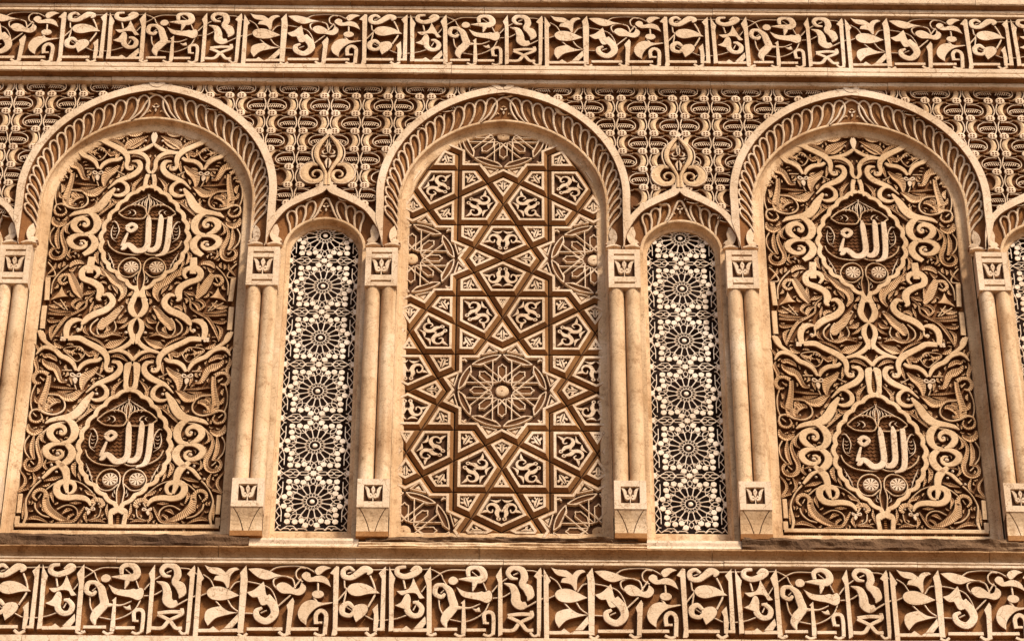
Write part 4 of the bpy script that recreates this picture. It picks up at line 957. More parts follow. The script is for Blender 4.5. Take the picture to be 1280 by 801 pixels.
AW, AN = build_arch('wide'), build_arch('narrow')
wide_lab = ['large round-headed arch moulding of looped leaves at the left, around a carved scroll niche',
            'large round-headed arch moulding of looped leaves in the middle, around the star-patterned niche',
            'large round-headed arch moulding of looped leaves at the right, around a carved scroll niche']
nar_lab = ['sliver of a small looped arch cut off by the left edge', 'small pointed looped arch with spade finial over the left lattice window',
           'small pointed looped arch with spade finial over the right lattice window', 'sliver of a small looped arch cut off by the right edge']
FIN = []
def fin(name, mat, f):
    b = MB(); f(b); FIN.append((name, b.mesh(name, mat, 'ground')))
zf = 10.743
def sp_(pts, w, d1, mat, name, d0=-0.03, crown=0.0, n=5, bev=0.003, smooth=False):
    for s in (1, -1):
        fin(name, mat, lambda b: b.ribbon([(s*x/1000, zf+z/1000) for x, z in pts], [v/1000 for v in w], d0, d1+(0.0003 if s > 0 else 0), bev=bev, crown=crown, n=n, smooth=smooth))
sp_([(10, 0), (9, 45), (11, 86), (30, 134), (54, 178), (67, 220), (62, 268), (38, 316), (3, 362)], [20, 19, 17, 20, 26, 28, 28, 22, 8], 0.012, 'tan', 'finial_band', crown=0.003)
sp_([(2, 378), (44, 330), (84, 278), (92, 222), (76, 160)], [7, 9, 9, 9, 7], 0.009, 'cream', 'finial_rim')
sp_([(52, 150), (90, 158), (122, 132), (134, 92), (120, 52), (86, 30), (48, 38), (28, 72), (40, 104), (66, 110), (84, 92), (80, 70), (64, 66)], [14, 34, 48, 54, 54, 42, 30, 24, 18, 15, 13, 11, 9], 0.004, 'tan', 'finial_scroll', crown=0.003)
sp_([(76, 168), (112, 164), (142, 136), (156, 92), (140, 44), (96, 14), (40, 20)], [7, 8, 9, 9, 9, 8, 7], 0.008, 'cream', 'finial_rim')
sp_([(4, 200), (12, 170), (6, 128)], [6, 16, 4], 0.006, 'cream', 'finial_bud', d0=-0.02)
sp_([(5, 210), (28, 214), (44, 222)], [6, 16, 3], 0.006, 'cream', 'finial_bud', d0=-0.02)
sp_([(6, 236), (26, 232), (34, 248), (22, 262)], [6, 10, 10, 5], 0.006, 'cream', 'finial_bud', d0=-0.02)
sp_([(3, 240), (8, 280), (1, 312)], [4, 10, 4], 0.004, 'cream', 'finial_bud', d0=-0.02)
def fg(b): b.poly([(0, zf+0.36), (-0.06, zf+0.27), (-0.065, zf+0.2), (-0.01, zf+0.08), (0.01, zf+0.08), (0.065, zf+0.2), (0.06, zf+0.27)], -0.05, -0.016, 0.001)
fin('finial_ground', 'ground', fg)
fin('finial_tip', 'cream', lambda b: (b.poly([(0, zf+0.425), (-0.026, zf+0.395), (0, zf+0.365), (0.026, zf+0.395)], -0.03, 0.002, 0.002),))

for i, (x, sx) in enumerate(WIDE):
    t = thing('arch_moulding', wide_lab[i], 'arch', (x, 0, 8.405))
    for nm, me, mir in AW:
        link(nm, me, t, scale=(sx, 1, 1))
        if mir: link(nm, me, t, (0, -0.0003, 0), (-sx, 1, 1))
    # boss ring at the top
    if i != 1:
        one('top_ring', 'cream', t, lambda b: b.ribbon([(0.034*math.cos(a*math.pi/6), 11.505+0.034*math.sin(a*math.pi/6)) for a in range(12)], 0.030, -0.03, 0.015, closed=True, n=2))
    else:
        one('top_ring', 'cream', t, lambda b: (b.ribbon([(0.046*math.cos(a*math.pi/6), 11.505+0.03*math.sin(a*math.pi/6)) for a in range(-3, 4)], 0.036, -0.03, 0.015, n=2), b.ribbon([(-0.06, 11.50), (-0.03, 11.475), (-0.005, 11.47)], 0.03, -0.03, 0.0145)))
        one('broken_boss', 'worn', t, lambda b: b.disc(-0.004, 11.497, 0.026, -0.03, 0.012, 9, 0.008))
    one('ring_ground', 'deep', t, lambda b: b.disc(0, 11.505, 0.03, -0.03, -0.012))
    for s in (-1, 1):
        one('ring_leaf', 'cream', t, lambda b: b.ribbon([(s*0.072, 11.52), (s*0.075, 11.49), (s*0.105, 11.462)], [0.012, 0.018, 0.012], -0.03, 0.004))
for i, (x, sx) in enumerate(NARROW):
    t = thing('arch_moulding', nar_lab[i], 'arch', (x, 0, 8.398))
    for nm, me, mir in AN:
        link(nm, me, t, scale=(sx, 1, 1))
        if mir: link(nm, me, t, (0, -0.0003, 0), (-sx, 1, 1))
    if i in (1, 2):
        for nm, me in FIN: link(nm, me, t)

# ------------------------------------------------------------------ spandrels of scrollwork between the arches
PITCH_X = 0.1818
ROWZ, ROWH = 11.413, 0.1325
def scm(name, mat, f):
    b = MB(); f(b); return (name, b.mesh(name, mat, 'ground'))
PW = PITCH_X
def comb_leaf(b):
    """serrated leaf: slanting teeth on a curved spine"""
    b.ribbon([(0.008, -0.060), (0.040, -0.058), (0.075, -0.062), (0.098, -0.074), (0.094, -0.088), (0.084, -0.084)], [0.004, 0.006, 0.007, 0.008, 0.007, 0.004], -0.03, -0.006, bev=0.002)
    for i in range(6):
        x = 0.014+i*0.0125
        b.ribbon([(x+0.007, -0.062), (x+0.002, -0.074), (x-0.004, -0.084)], [0.005, 0.0075, 0.003], -0.03, -0.0075, bev=0.002, n=2)
CELL = [  # one cell, band on the right, leaf on the left, z from 0 (upper rosettes) to -ROWH
    scm('scroll_band', 'tan', lambda b: b.ribbon([(PW-0.092, -0.004), (PW-0.062, -0.010), (PW-0.038, -0.034), (PW-0.030, -0.066), (PW-0.040, -0.098), (PW-0.064, -0.118), (PW-0.094, -0.122)], [0.005, 0.015, 0.028, 0.033, 0.028, 0.014, 0.005], -0.03, -0.008, bev=0.004, crown=0.005)),
    scm('scroll_leaf', 'cream', comb_leaf),
    scm('scroll_stem', 'cream', lambda b: b.ribbon([(0.024, -0.030), (0.050, -0.027), (0.084, -0.034), (0.108, -0.056), (0.110, -0.086), (0.090, -0.106), (0.056, -0.110), (0.024, -0.100)], [0.005, 0.006, 0.006, 0.006, 0.006, 0.006, 0.006, 0.005], -0.03, -0.003, bev=0.002)),
    scm('scroll_stem', 'cream', lambda b: b.ribbon([(PW-0.016, -0.020), (PW-0.007, -0.050), (PW-0.006, -0.085), (PW-0.018, -0.115)], [0.007]*4, -0.03, -0.0025, bev=0.002)),
    scm('scroll_stem', 'cream', lambda b: b.ribbon([(0.040, -0.012), (0.070, -0.016), (0.095, -0.010)], [0.004, 0.005, 0.004], -0.03, -0.010, bev=0.002)),
    scm('scroll_stem', 'cream', lambda b: b.ribbon([(0.016, -0.020), (0.007, -0.050), (0.006, -0.085), (0.016, -0.115)], [0.007]*4, -0.03, -0.0025, bev=0.002)),
]
def rosette_small(b):
    b.disc(0, 0, 0.0270, -0.03, -0.001, 14, 0.002, rz=0.0245)
ROS = scm('rosette', 'cream', rosette_small)
def rosette_eyes(b):
    for k in range(4):
        a = math.pi/4+k*math.pi/2
        b.poly([(0.0115*math.cos(a)+0.0062*math.cos(a+q), 0.0105*math.sin(a)+0.006*math.sin(a+q)) for q in (0, 1.5, 3.0, 4.6)], -0.01, 0.0024, 0.0003)
ROSE = scm('rosette_eyes', 'deep', rosette_eyes)

OOW = [(x, z) for x, z in full([(0.68, 10.3)]+OO_wide())]
NOOf = full([(0.321, 10.3)]+NOO)
def above_arches(x, z, m=0.0):
    for cx, sx in WIDE:
        q = abs(x-cx)/sx
        if q < 0.722:
            zz = 10.685+math.sqrt(max(0, 0.812**2-(q+0.09)**2)) if q < 0.722 else 10
            if z < zz-m: return False
    for cx, sx in NARROW:
        q = abs(x-cx)
        if q < 0.30:
            zz = np.interp(q, [0, 0.045, 0.09, 0.168, 0.236, 0.283, 0.302], [10.80, 10.738, 10.708, 10.66, 10.60, 10.54, 10.5])
            if z < zz-m: return False
    return z > 10.45
def in_finial(x, z):
    for cx, _ in NARROW[1:3]:
        q = abs(x-cx)
        if 10.78 < z < 10.88 and q < 0.115: return True
        if 10.86 < z < 11.05 and q < 0.060: return True
    return False
sp_lab = ['carved field of mirrored scroll stems and rosettes filling the left edge above the arches',
          'carved field of mirrored scroll stems and rosettes around the left spade finial',
          'carved field of mirrored scroll stems and rosettes around the right spade finial',
          'carved field of mirrored scroll stems and rosettes filling the right edge above the arches']
xs = [-3.7, WIDE[0][0], WIDE[1][0], WIDE[2][0], 3.7]
for k in range(4):
    t = thing('scrollwork_spandrel', sp_lab[k], 'carved panel', (NARROW[k][0], 0, 10.3))
    cx, xa, xb = NARROW[k][0], xs[k], xs[k+1]
    # ground slab following the arches, in narrow upright strips
    def low(x):
        z = 10.40
        for wx, sx in WIDE:
            q = abs(x-wx)/sx
            if q < 0.722: z = max(z, 10.665+math.sqrt(max(0, 0.812**2-(q+0.09)**2)))
        for wx, sx in NARROW:
            q = abs(x-wx)
            if q < 0.302: z = max(z, float(np.interp(q, [0, 0.045, 0.09, 0.168, 0.236, 0.283, 0.302], [10.78, 10.718, 10.688, 10.64, 10.58, 10.52, 10.48])))
        return z
    sb = MB(); n = int((xb-xa)/0.012)
    X = [xa+(xb-xa)*i/n for i in range(n+1)]
    sb.add([p for x in X for p in ((x-cx, 0.032, low(x)), (x-cx, 0.032, 11.53))], [(2*i, 2*i+2, 2*i+3, 2*i+1) for i in range(n)])
    link('ground_slab', sb.mesh('ground_slab', 'deep'), t)
    for c in range(-16, 27):
        ax0 = -0.997+c*PW
        for r in range(-1, 8):
            zr = ROWZ-r*ROWH
            # rosettes on both sides of the axis
            for s in (-1, 1):
                rx = ax0+s*0.034
                if xa < rx <= xb and above_arches(rx, zr, 0.035) and zr < 11.5 and not in_finial(rx, zr) and abs(rx) < 3.5:
                    o = link(ROS[0], ROS[1], t, (rx-cx, 0, zr)); link(ROSE[0], ROSE[1], o)
            mx = ax0+PW/2
            if not (xa < mx <= xb) or abs(mx) > 3.5: continue
            flip = (c+r) % 2 == 1
            for q, (nm, me) in enumerate(CELL):
                lx = {0: PW-0.04, 1: 0.055, 2: 0.07, 3: PW-0.01, 4: 0.08, 5: 0.01}[q]
                lz = zr-0.07
                px = ax0+(lx if not flip else PW-lx)
                if not above_arches(px, lz, 0.045) or in_finial(px, lz): continue
                if zr > 11.5 and q in (4, 5): continue
                link(nm, me, t, (ax0-cx if not flip else ax0+PW-cx, -0.0002*(r % 2), zr), (1 if not flip else -1, 1, 1))

# ------------------------------------------------------------------ capitals, columns, brackets
def tulip(b, zc, s, d0, d1):
    for m in (-1, 1):
        P = [(-55, 44, 1), (-34, 36, 0), (-22, 16, 0), (-22, -2, 0), (-14, 0, 0), (-4, -14, 0), (-5, -28, 0), (-14, -34, 0), (-30, -28, 0), (-38, -6, 0), (-44, 20, 0)]
        b.poly(smooth_outline([(m*x/1000*s, zc+z/1000*s*1.15, bool(c)) for x, z, c in P]), d0, d1+0.0003*m, 0.0015)
    b.poly(smooth_outline([(0, zc+0.054*s, True), (0.012*s, zc+0.028*s, False), (0.004*s, zc-0.002*s, False), (0, zc-0.012*s, True), (-0.004*s, zc-0.002*s, False), (-0.012*s, zc+0.028*s, False)]), d0, d1+0.0008, 0.0015)
    b.box(-0.003*s, 0.003*s, d0, d1-0.001, zc-0.062*s, zc-0.008*s, 0.001)
def tulip_eyes(b, zc, s, d1):
    for x in (-0.014, 0.014): b.disc(x*s, zc-0.020*s, 0.0042*s, d1-0.01, d1+0.0012, 8)
    b.disc(0, zc+0.026*s, 0.0035*s, d1-0.01, d1+0.0016, 8)
def block(b, w, z0, z1, d, slots, rec):
    """front of a block made of butted bars round its slots and recess"""
    h = w/2
    rx, rz0, rz1 = rec
    b.box(-h, -rx, -0.03, d, z0, z1, 0.002); b.box(rx, h, -0.03, d, z0, z1, 0.002)
    edges = sorted([z0, z1]+[v for s in slots for v in s]+[rz0, rz1])
    for a, c in zip(edges[::2], edges[1::2]):
        b.box(-rx-0.0005, rx+0.0005, -0.03, d-0.0006, a, c, 0.002)
def cap_m(b): block(b, 0.176, 10.003, 10.269, 0.048, [(10.225, 10.237), (10.031, 10.043)], (0.056, 10.080, 10.196))
def cap_g(b): b.box(-0.086, 0.086, -0.034, 0.030, 10.005, 10.267, 0.001)
def base_m(b): block(b, 0.168, 8.551, 8.729, 0.062, [], (0.049, 8.589, 8.691))
def base_g(b): b.box(-0.082, 0.082, -0.034, 0.046, 8.553, 8.727, 0.001)
def mk(name, mat, f):
    b = MB(); f(b); return (name, b.mesh(name, mat))
CAP = [mk('block', 'cream', cap_m), mk('recess', 'field', cap_g), mk('tulip', 'cream', lambda b: tulip(b, 10.140, 0.98, 0.025, 0.046)), mk('tulip_eyes', 'deep', lambda b: tulip_eyes(b, 10.140, 0.98, 0.046))]
prof_br = [(0.058, 8.5505), (0.050, 8.530), (0.040, 8.505), (0.033, 8.478), (0.030, 8.450), (0.0295, 8.424)]
def br_face(b):
    n = len(prof_br)
    g = [0.070, 0.055, 0.041, 0.029, 0.021, 0.014]      # incised curve position
    for a0, a1 in ((lambda i: -0.082, lambda i: -g[i]-0.0026), (lambda i: -g[i]+0.0026, lambda i: g[i]-0.0026), (lambda i: g[i]+0.0026, lambda i: 0.082)):
        V = []; F = []
        for i, (d, z) in enumerate(prof_br):
            V += [(a0(i), -(d-0.014), z), (a0(i), -d, z), (a1(i), -d, z), (a1(i), -(d-0.014), z)]
        for i in range(n-1):
            for k in range(3): F.append((i*4+k, i*4+k+1, i*4+4+k+1, i*4+4+k))
        b.add(V, F)
def br_back(b): b.sweep([(-0.03, 8.5508), (0.052, 8.5508)]+[(d-0.008, z) for d, z in prof_br[1:]]+[(-0.03, 8.424)], -0.081, 0.081, 1)
BAS = [mk('block', 'cream', base_m), mk('recess', 'field', base_g), mk('tulip', 'cream', lambda b: tulip(b, 8.642, 0.84, 0.04, 0.060)), mk('tulip_eyes', 'deep', lambda b: tulip_eyes(b, 8.642, 0.84, 0.060)),
       mk('bracket_face', 'stone', br_face), mk('bracket_core', 'field', br_back), mk('bracket_foot', 'ochre', lambda b: b.box(-0.084, 0.084, -0.03, 0.034, 8.390, 8.4235, 0.003))]  # foot's brown stands in for the shaded underside of the bracket
def shaft(b):
    n = 22; zs = [8.7295, 8.74, 8.80, 9.2, 9.8, 9.96, 10.0025]; rr = [0.0405, 0.0405, 0.0405, 0.0412, 0.0412, 0.0405, 0.0405]
    V = []
    for z, r in zip(zs, rr):
        for i in range(n+1):
            a = math.pi*i/n*1.16-0.08*math.pi
            V.append((r*math.cos(a), -0.002-r*math.sin(a), z))
    K = n+1
    b.add(V, [(i*K+k, i*K+k+1, (i+1)*K+k+1, (i+1)*K+k) for i in range(len(zs)-1) for k in range(n)], smooth=True)
b = MB(); shaft(b); b.v = [(x, y, z-8.7295) for x, y, z in b.v]; SH = b.mesh('column', 'stone')
near = ['between the left edge and left scroll niche', 'between left scroll niche and left lattice', 'between left lattice and star niche',
        'between star niche and right lattice', 'between right lattice and right scroll niche', 'between right scroll niche and right edge']
for i, x in enumerate(COLS):
    t = thing('capital', 'square tulip capital block %s' % near[i], 'capital', (x, 0, 10.003), 'tulip capitals over the paired columns')
    for nm, me in CAP: link(nm, me, t)
    t = thing('bracket', 'tulip base block on bracket %s' % near[i], 'bracket', (x, 0, 8.39), 'tulip brackets under the paired columns')
    for nm, me in BAS: link(nm, me, t)
    for s in (-1, 1):
        o = link('column', SH, None, (x+s*0.0445, 0, 8.7295))
        o['label'] = '%s column of the pair %s' % ('left' if s < 0 else 'right', near[i]); o['category'] = 'column'; o['group'] = 'paired slender columns'

# ------------------------------------------------------------------ sills under the bays
def rough_sill(name, label, x0, x1, z0, z1, d, mat, jit, nx=60, cat='sill'):
    b = MB()
    prof = [(-0.2, z1), (d-0.012, z1), (d-0.003, z1-0.006), (d, z1-(z1-z0)*0.3), (d-0.004, z1-(z1-z0)*0.55), (d+0.001, z1-(z1-z0)*0.8), (d-0.010, z0), (-0.2, z0)]
    b.sweep(prof, x0, x1, nx, 0)
    K = len(prof); sd = abs(x0)*3.1
    from mathutils import noise
    V = []
    for i, (x, y, z) in enumerate(b.v):
        k = i % K
        nz = noise.fractal(Vector((x*7, k*0.55, sd)), 0.9, 2.0, 5)
        n2 = noise.fractal(Vector((x*4, k*0.4, sd+9)), 0.9, 2.0, 4)
        if 1 <= k <= 6: y += jit*1.3*nz
        if 2 <= k <= 5: z += jit*0.45*n2
        if k == 6: z += jit*0.35*noise.noise(Vector((x*5, 0, sd)))
        V.append((x, y, z-z0))
    b.v = V
    o = link(name, b.mesh(name, mat), None, (0, 0, z0)); o['label'] = label; o['category'] = cat
rough_sill('sill', 'dark eroded sill under the left scroll niche', -2.66, -1.30, 8.325, 8.4045, 0.030, 'worn', 0.011, 110)
rough_sill('sill', 'dark eroded sill under the right scroll niche', 1.235, 2.69, 8.325, 8.4045, 0.030, 'worn', 0.013, 110)
rough_sill('sill', 'crumbling sill under the star-patterned niche, its top edge broken', -0.70, 0.70, 8.3655, 8.4045, 0.022, 'worn', 0.012, 110)
rough_sill('sill', 'pale lower course of the sill under the star-patterned niche', -0.735, 0.745, 8.325, 8.3645, 0.034, 'stone', 0.005, 110)
rough_sill('sill', 'pale stepped sill under the left lattice window', -1.298, -0.737, 8.325, 8.397, 0.016, 'cream', 0.0015, 40)
rough_sill('sill', 'pale stepped sill under the right lattice window', 0.747, 1.233, 8.325, 8.397, 0.016, 'cream', 0.0015, 40)
rough_sill('sill', 'eroded sill beyond the left scroll niche at the edge', -3.7, -2.662, 8.325, 8.397, 0.026, 'worn', 0.006, 40)
rough_sill('sill', 'eroded sill beyond the right scroll niche at the edge', 2.692, 3.7, 8.325, 8.397, 0.026, 'worn', 0.006, 40)

# ------------------------------------------------------------------ scroll-carved panels (left and right niches)
RZ, PER = 9.584, 1.412
DG, DT = -0.116, -0.084
def arab_lib(rows):
    out = []
    for i, r in enumerate(rows):
        nm, kind = r[0], r[1]
        if nm == 'strap': r = (nm, kind, [v*1.06 for v in r[2]], r[3], r[4])
        if nm == 'rim': continue
        base = {'leaf': ('leaf', DT-0.006), 'scroll': ('leaf', DT-0.006), 'stem': ('stone', DT-0.007), 'eye': ('cream', DT-0.004), 'strap': ('tan', DT), 'rim': ('cream', DT+0.0004),
                'border': ('tan', DT-0.001), 'flower': ('cream', DT+0.001), 'trefoil': ('cream', DT-0.001), 'bud': ('cream', DT+0.001), 'letter': ('cream', DT-0.002), 'ring': ('cream', DT-0.002), 'frond': ('cream', DT-0.009)}[nm]
        mat = base[0] if not (nm == 'leaf' and kind in 'RS') else 'leaf'
        out.append(shape_mesh(r, mat, DG-0.002, base[1], (i % 9)*0.00018, bev=0.003, crown=0.0, n=4, side='deep'))
    return out
UN, LO, HI, TO, MI = arab_lib(ARAB_UNIT), arab_lib(ARAB_LOW), arab_lib(ARAB_HIGH), arab_lib(ARAB_TOP), arab_lib(ARAB_MID)
def lobed_rim():
    """scalloped strap round the medallion, one side"""
    pts = []
    for r in ARAB_UNIT:
        if r[0] == 'rim':
            q = parse(r)[3]
            pts += [p[:2] for p in (q if not pts else q[1:])]
    c, _ = catmull(pts, [0]*len(pts), 6)
    c = resample(c, 220)
    A = np.array(c)
    for _ in range(60): A[1:-1] = 0.5*A[1:-1]+0.25*(A[:-2]+A[2:])
    T = np.gradient(A, axis=0); T /= np.linalg.norm(T, axis=1)[:, None]
    Nn = np.stack([-T[:, 1], T[:, 0]], 1)
    if (Nn[110, 0]) < 0: Nn = -Nn
    t = np.linspace(0, 1, len(A))
    off = 0.0125*(np.abs(np.sin(math.pi*12*t))-0.35)
    off[:6] *= np.linspace(0, 1, 6); off[-6:] *= np.linspace(1, 0, 6)
    A = A+Nn*off[:, None]
    b = MB(); b.ribbon([tuple(p) for p in A], [0.0255]*len(A), DG-0.002, DT+0.0004, bev=0.0025, raw=True)
    return b.mesh('rim', 'tan', 'deep')
UN.append(('rim', lobed_rim()))
MT_, MH = arab_lib(MED_TEXT), arab_lib(MED_HALF)
def filler():
    """small comma leaves cut into whatever ground the traced scrolls leave free (right half of the panel)"""
    gx, gz, st = 150, 740, 0.004
    occ = np.zeros((gx, gz), bool)
    Xg = (np.arange(gx)+0.5)*st; Zg = 8.44+(np.arange(gz)+0.5)*st
    def mark(x, z, r):
        i0, i1 = max(0, int((x-r)/st)), min(gx, int((x+r)/st)+1); j0, j1 = max(0, int((z-8.44-r)/st)), min(gz, int((z-8.44+r)/st)+1)
        if i0 < i1 and j0 < j1:
            occ[i0:i1, j0:j1] |= (Xg[i0:i1, None]-x)**2+(Zg[None, j0:j1]-z)**2 < r*r
    def stamp(rows, dz):
        for r in rows:
            nm, kind, W, P = parse(r)
            if kind in 'RL':
                pp, ww = catmull(P, W, 6)
            elif kind in 'EF': pp, ww = [P[0][:2]], [W[0]]
            else:
                pp = smooth_outline(P); ww = [0.012]*len(pp)
                cx = sum(p[0] for p in pp)/len(pp); cz = sum(p[1] for p in pp)/len(pp)
                pp = pp+[((p[0]+cx)/2, (p[1]+cz)/2) for p in pp]; ww = ww*2
            for p, w_ in zip(pp, ww): mark(abs(p[0]), RZ+dz+p[1], w_/2+0.0035)
    for rows, dz in ((ARAB_MID, 0), (ARAB_UNIT, 0), (ARAB_LOW, 0), (ARAB_UNIT, PER), (ARAB_HIGH, PER), (ARAB_TOP, PER)): stamp(rows, dz)
    for dz in (0, PER):
        mz = RZ+dz-0.505
        occ |= (Xg[:, None]/0.285)**2+((Zg[None, :]-mz)/0.37)**2 < 1
    b = MB(); rnd = random.Random(5); n = 0
    for size, tries in ((0.10, 2500), (0.07, 4000), (0.045, 6000), (0.028, 6000)):
        for _ in range(tries):
            x, z = rnd.uniform(0.012, 0.515), rnd.uniform(8.52, 11.3)
            if z > 10.66 and math.hypot(x, z-10.66) > 0.6: continue
            if occ[min(gx-1, int(x/st)), min(gz-1, int((z-8.44)/st))]: continue
            a = rnd.uniform(0, 2*math.pi); cv = rnd.choice((-1, 1))*rnd.uniform(0.5, 1.5)
            P = []; px, pz = x, z
            for k in range(5):
                P.append((px, pz)); px += math.cos(a)*size/4; pz += math.sin(a)*size/4; a += cv*0.45
            W = [size*0.07, size*0.26, size*0.36, size*0.26, size*0.06]
            ok = True
            for (qx, qz), w_ in zip(P, W):
                for ox, oz in ((0, 0), (w_*0.5, 0), (-w_*0.5, 0), (0, w_*0.5), (0, -w_*0.5)):
                    i, j = int((qx+ox)/st), int((qz+oz-8.44)/st)
                    if qx+ox < 0.006 or i >= gx or j < 8 or j >= gz or occ[i, j]: ok = False
            if not ok: continue
            b.ribbon(P, W, DG-0.002, DT-0.010+rnd.uniform(-0.003, 0.003), bev=0.002, crown=-0.004, n=2)
            for (qx, qz), w_ in zip(*catmull(P, W, 3)): mark(qx, qz, w_/2+0.0025)
            n += 1
    print('filler leaves', n)
    return b.mesh('small_leaves', 'leaf', 'deep')
FILL = filler()
def rosette_flower(b):
    for k in range(10):
        a = k*math.pi/5
        b.ribbon([(0.006*math.cos(a), 0.006*math.sin(a)), (0.022*math.cos(a), 0.022*math.sin(a)), (0.036*math.cos(a), 0.036*math.sin(a))], [0.004, 0.010, 0.012], -0.02, 0.0, bev=0.001, n=2)
    b.ribbon([(0.0385*math.cos(k*math.pi/5), 0.0385*math.sin(k*math.pi/5)) for k in range(10)], 0.005, -0.02, -0.001, closed=True, n=2)
    b.disc(0, 0, 0.005, -0.02, 0.001, 8)
RF = mk('rosette', 'cream', rosette_flower)
def hatch_ground(b):
    """fine wavy ribs carved over the medallion ground"""
    for i in range(-13, 14):
        y = i*0.0235
        half = math.sqrt(max(0, 1-(y/0.335)**2))*0.25
        if half < 0.05: continue
        n = int(half*2/0.012)
        pts = [(-half+2*half*k/n, y+(0.005 if k % 2 else -0.005)) for k in range(n+1)]
        b.ribbon(pts, 0.0065, -0.004, 0.004, bev=0.001, raw=True)
HG = mk('wavy_ground_ribs', 'umber', hatch_ground)
def toothed(b, z0, z1, x=0.0, st=0.012):
    z = z0
    while z < z1:
        b.box(x-0.007, x+0.007, DG-0.002, DT-0.014, z, z+st*0.5, 0.0006); z += st
med_z = RZ-0.667+0.118
for i, (x, sx) in ((0, WIDE[0]), (2, WIDE[2])):
    t = thing('scroll_carved_panel', 'tall arched panel of interlaced scrolls with two script medallions in the %s niche' % WTXT[i], 'carved panel', (x, 0, 8.41))
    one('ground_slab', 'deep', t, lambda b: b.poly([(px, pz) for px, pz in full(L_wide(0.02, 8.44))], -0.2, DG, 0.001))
    sx *= 0.985
    def put(lib, dz, mirror=True, oy=0.0):
        for nm, me in lib:
            o = link(nm, me, t, (0, oy, RZ+dz), (sx, 1, 1))
            if mirror: link(nm, me, t, (0, oy-0.00035, RZ+dz), (-sx, 1, 1))
    for q in (1, -1):
        o = link('small_leaves', FILL, t, (0, -0.0002*q, 0), (q*sx, 1, 1)); o['kind'] = 'stuff'
    put(MI, 0); put(UN, 0); put(LO, 0)
    put(UN, PER, oy=-0.0004); put(HI, PER); put(TO, PER)
    for u, dz in enumerate((0, PER)):
        put(MT_, dz, mirror=False, oy=-0.001); put(MH, dz)
        for rx, rz in ROSETTES:
            link(RF[0], RF[1], t, (rx*sx, -(DT-0.006), RZ+dz+rz))
        o = link(HG[0], HG[1], t, (0, -DG-0.002, RZ+dz-0.505)); o['kind'] = 'stuff'
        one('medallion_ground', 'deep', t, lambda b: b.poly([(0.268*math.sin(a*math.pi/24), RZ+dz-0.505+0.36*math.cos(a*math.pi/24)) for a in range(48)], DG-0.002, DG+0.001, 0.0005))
    def teeth(b):
        toothed(b, 8.515, 8.60); toothed(b, 9.24, 9.55); toothed(b, 10.80, 10.86)
        for s in (-1, 1):
            toothed(b, 9.85, 10.10, s*0.517)
            toothed(b, 8.52, 8.72, s*0.517)
        xq = -0.51
        while xq < 0.51:
            b.box(xq, xq+0.006, DG-0.002, DT-0.012, 8.494, 8.506, 0.0006); xq += 0.012
    one('toothed_edge', 'ochre', t, teeth)['kind'] = 'stuff'

# ------------------------------------------------------------------ star-patterned panel (middle niche)
PX, PZ, ZC = 0.507, 0.898, 9.407
XL, ZLO = 0.60, 8.47
def clip_poly(P, x0=-XL, x1=XL, z0=ZLO, z1=11.35):
    for ax, lim, sg in ((0, x0, 1), (0, x1, -1), (1, z0, 1), (1, z1, -1)):
        out = []
        for i in range(len(P)):
            a, c = P[i-1], P[i]
            ia, ic = sg*(a[ax]-lim) >= 0, sg*(c[ax]-lim) >= 0
            if ia != ic:
                t_ = (lim-a[ax])/(c[ax]-a[ax]); out.append((a[0]+(c[0]-a[0])*t_, a[1]+(c[1]-a[1])*t_))
            if ic: out.append(c)
        P = out
        if not P: return []
    return P
def inset(P, k):
    A = sum(P[i-1][0]*P[i][1]-P[i][0]*P[i-1][1] for i in range(len(P)))
    if A < 0: P = P[::-1]
    out = []
    N = len(P)
    for i in range(N):
        a, p, c = P[i-1], P[i], P[(i+1) % N]
        e1 = (p[0]-a[0], p[1]-a[1]); e2 = (c[0]-p[0], c[1]-p[1])
        l1 = math.hypot(*e1) or 1e-9; l2 = math.hypot(*e2) or 1e-9
        n1 = (-e1[1]/l1, e1[0]/l1); n2 = (-e2[1]/l2, e2[0]/l2)
        mx, mz = n1[0]+n2[0], n1[1]+n2[1]
        q = 2.0/max(mx*mx+mz*mz, 0.25)
        out.append((p[0]+mx*q*k, p[1]+mz*q*k))
    return out
def area(P): return abs(sum(P[i-1][0]*P[i][1]-P[i][0]*P[i-1][1] for i in range(len(P))))/2
GV, SL, FR_ = 0.0036, 0.0180, 0.0135     # half groove, slope width, flat frame width
DF, DB, DI = -0.086, -0.108, -0.108   # frame top, groove bottom, recessed field
a_, b_, c_, d_, e_, f_, g_ = (0, .296), (.088, .349), (.148, .250), (PX/2, .250), (PX/2, .138), (.348, .088), (.297, 0)
X_ = (0, .500); P1 = (PX/2, PZ/2); H2 = (PX/2, PZ-.250); P2 = (0.077, PZ-.250)
fr = (PX-.348, PZ-.088); er = (PX/2, PZ-.138); ap = (0, PZ); gr = (PX-.297, PZ)
ROSO = []
quarter = [a_, b_, c_, d_, e_, f_, g_]
ROSO = quarter+[(x, -z) for x, z in quarter[::-1][1:]]+[(-x, -z) for x, z in quarter[1:]]+[(-x, z) for x, z in quarter[::-1][1:-1]]
def m_(p): return (-p[0], p[1])
cells = [   # (outline, motif, apex point) in the upper right quarter around a rosette centre; mirrored and turned below
    ([a_, b_, X_, m_(b_)], 'kite', X_),
    ([b_, P1, d_, c_], 'kite', P1),
    ([b_, X_, P2, H2, P1], 'pent', P1),
    ([X_, P2, m_(P2)], 'tri', X_),
    ([P2, fr, ap, m_(fr), m_(P2)], 'pent', ap),
    ([P2, H2, er, fr], 'kite', fr),
]
allc = {}
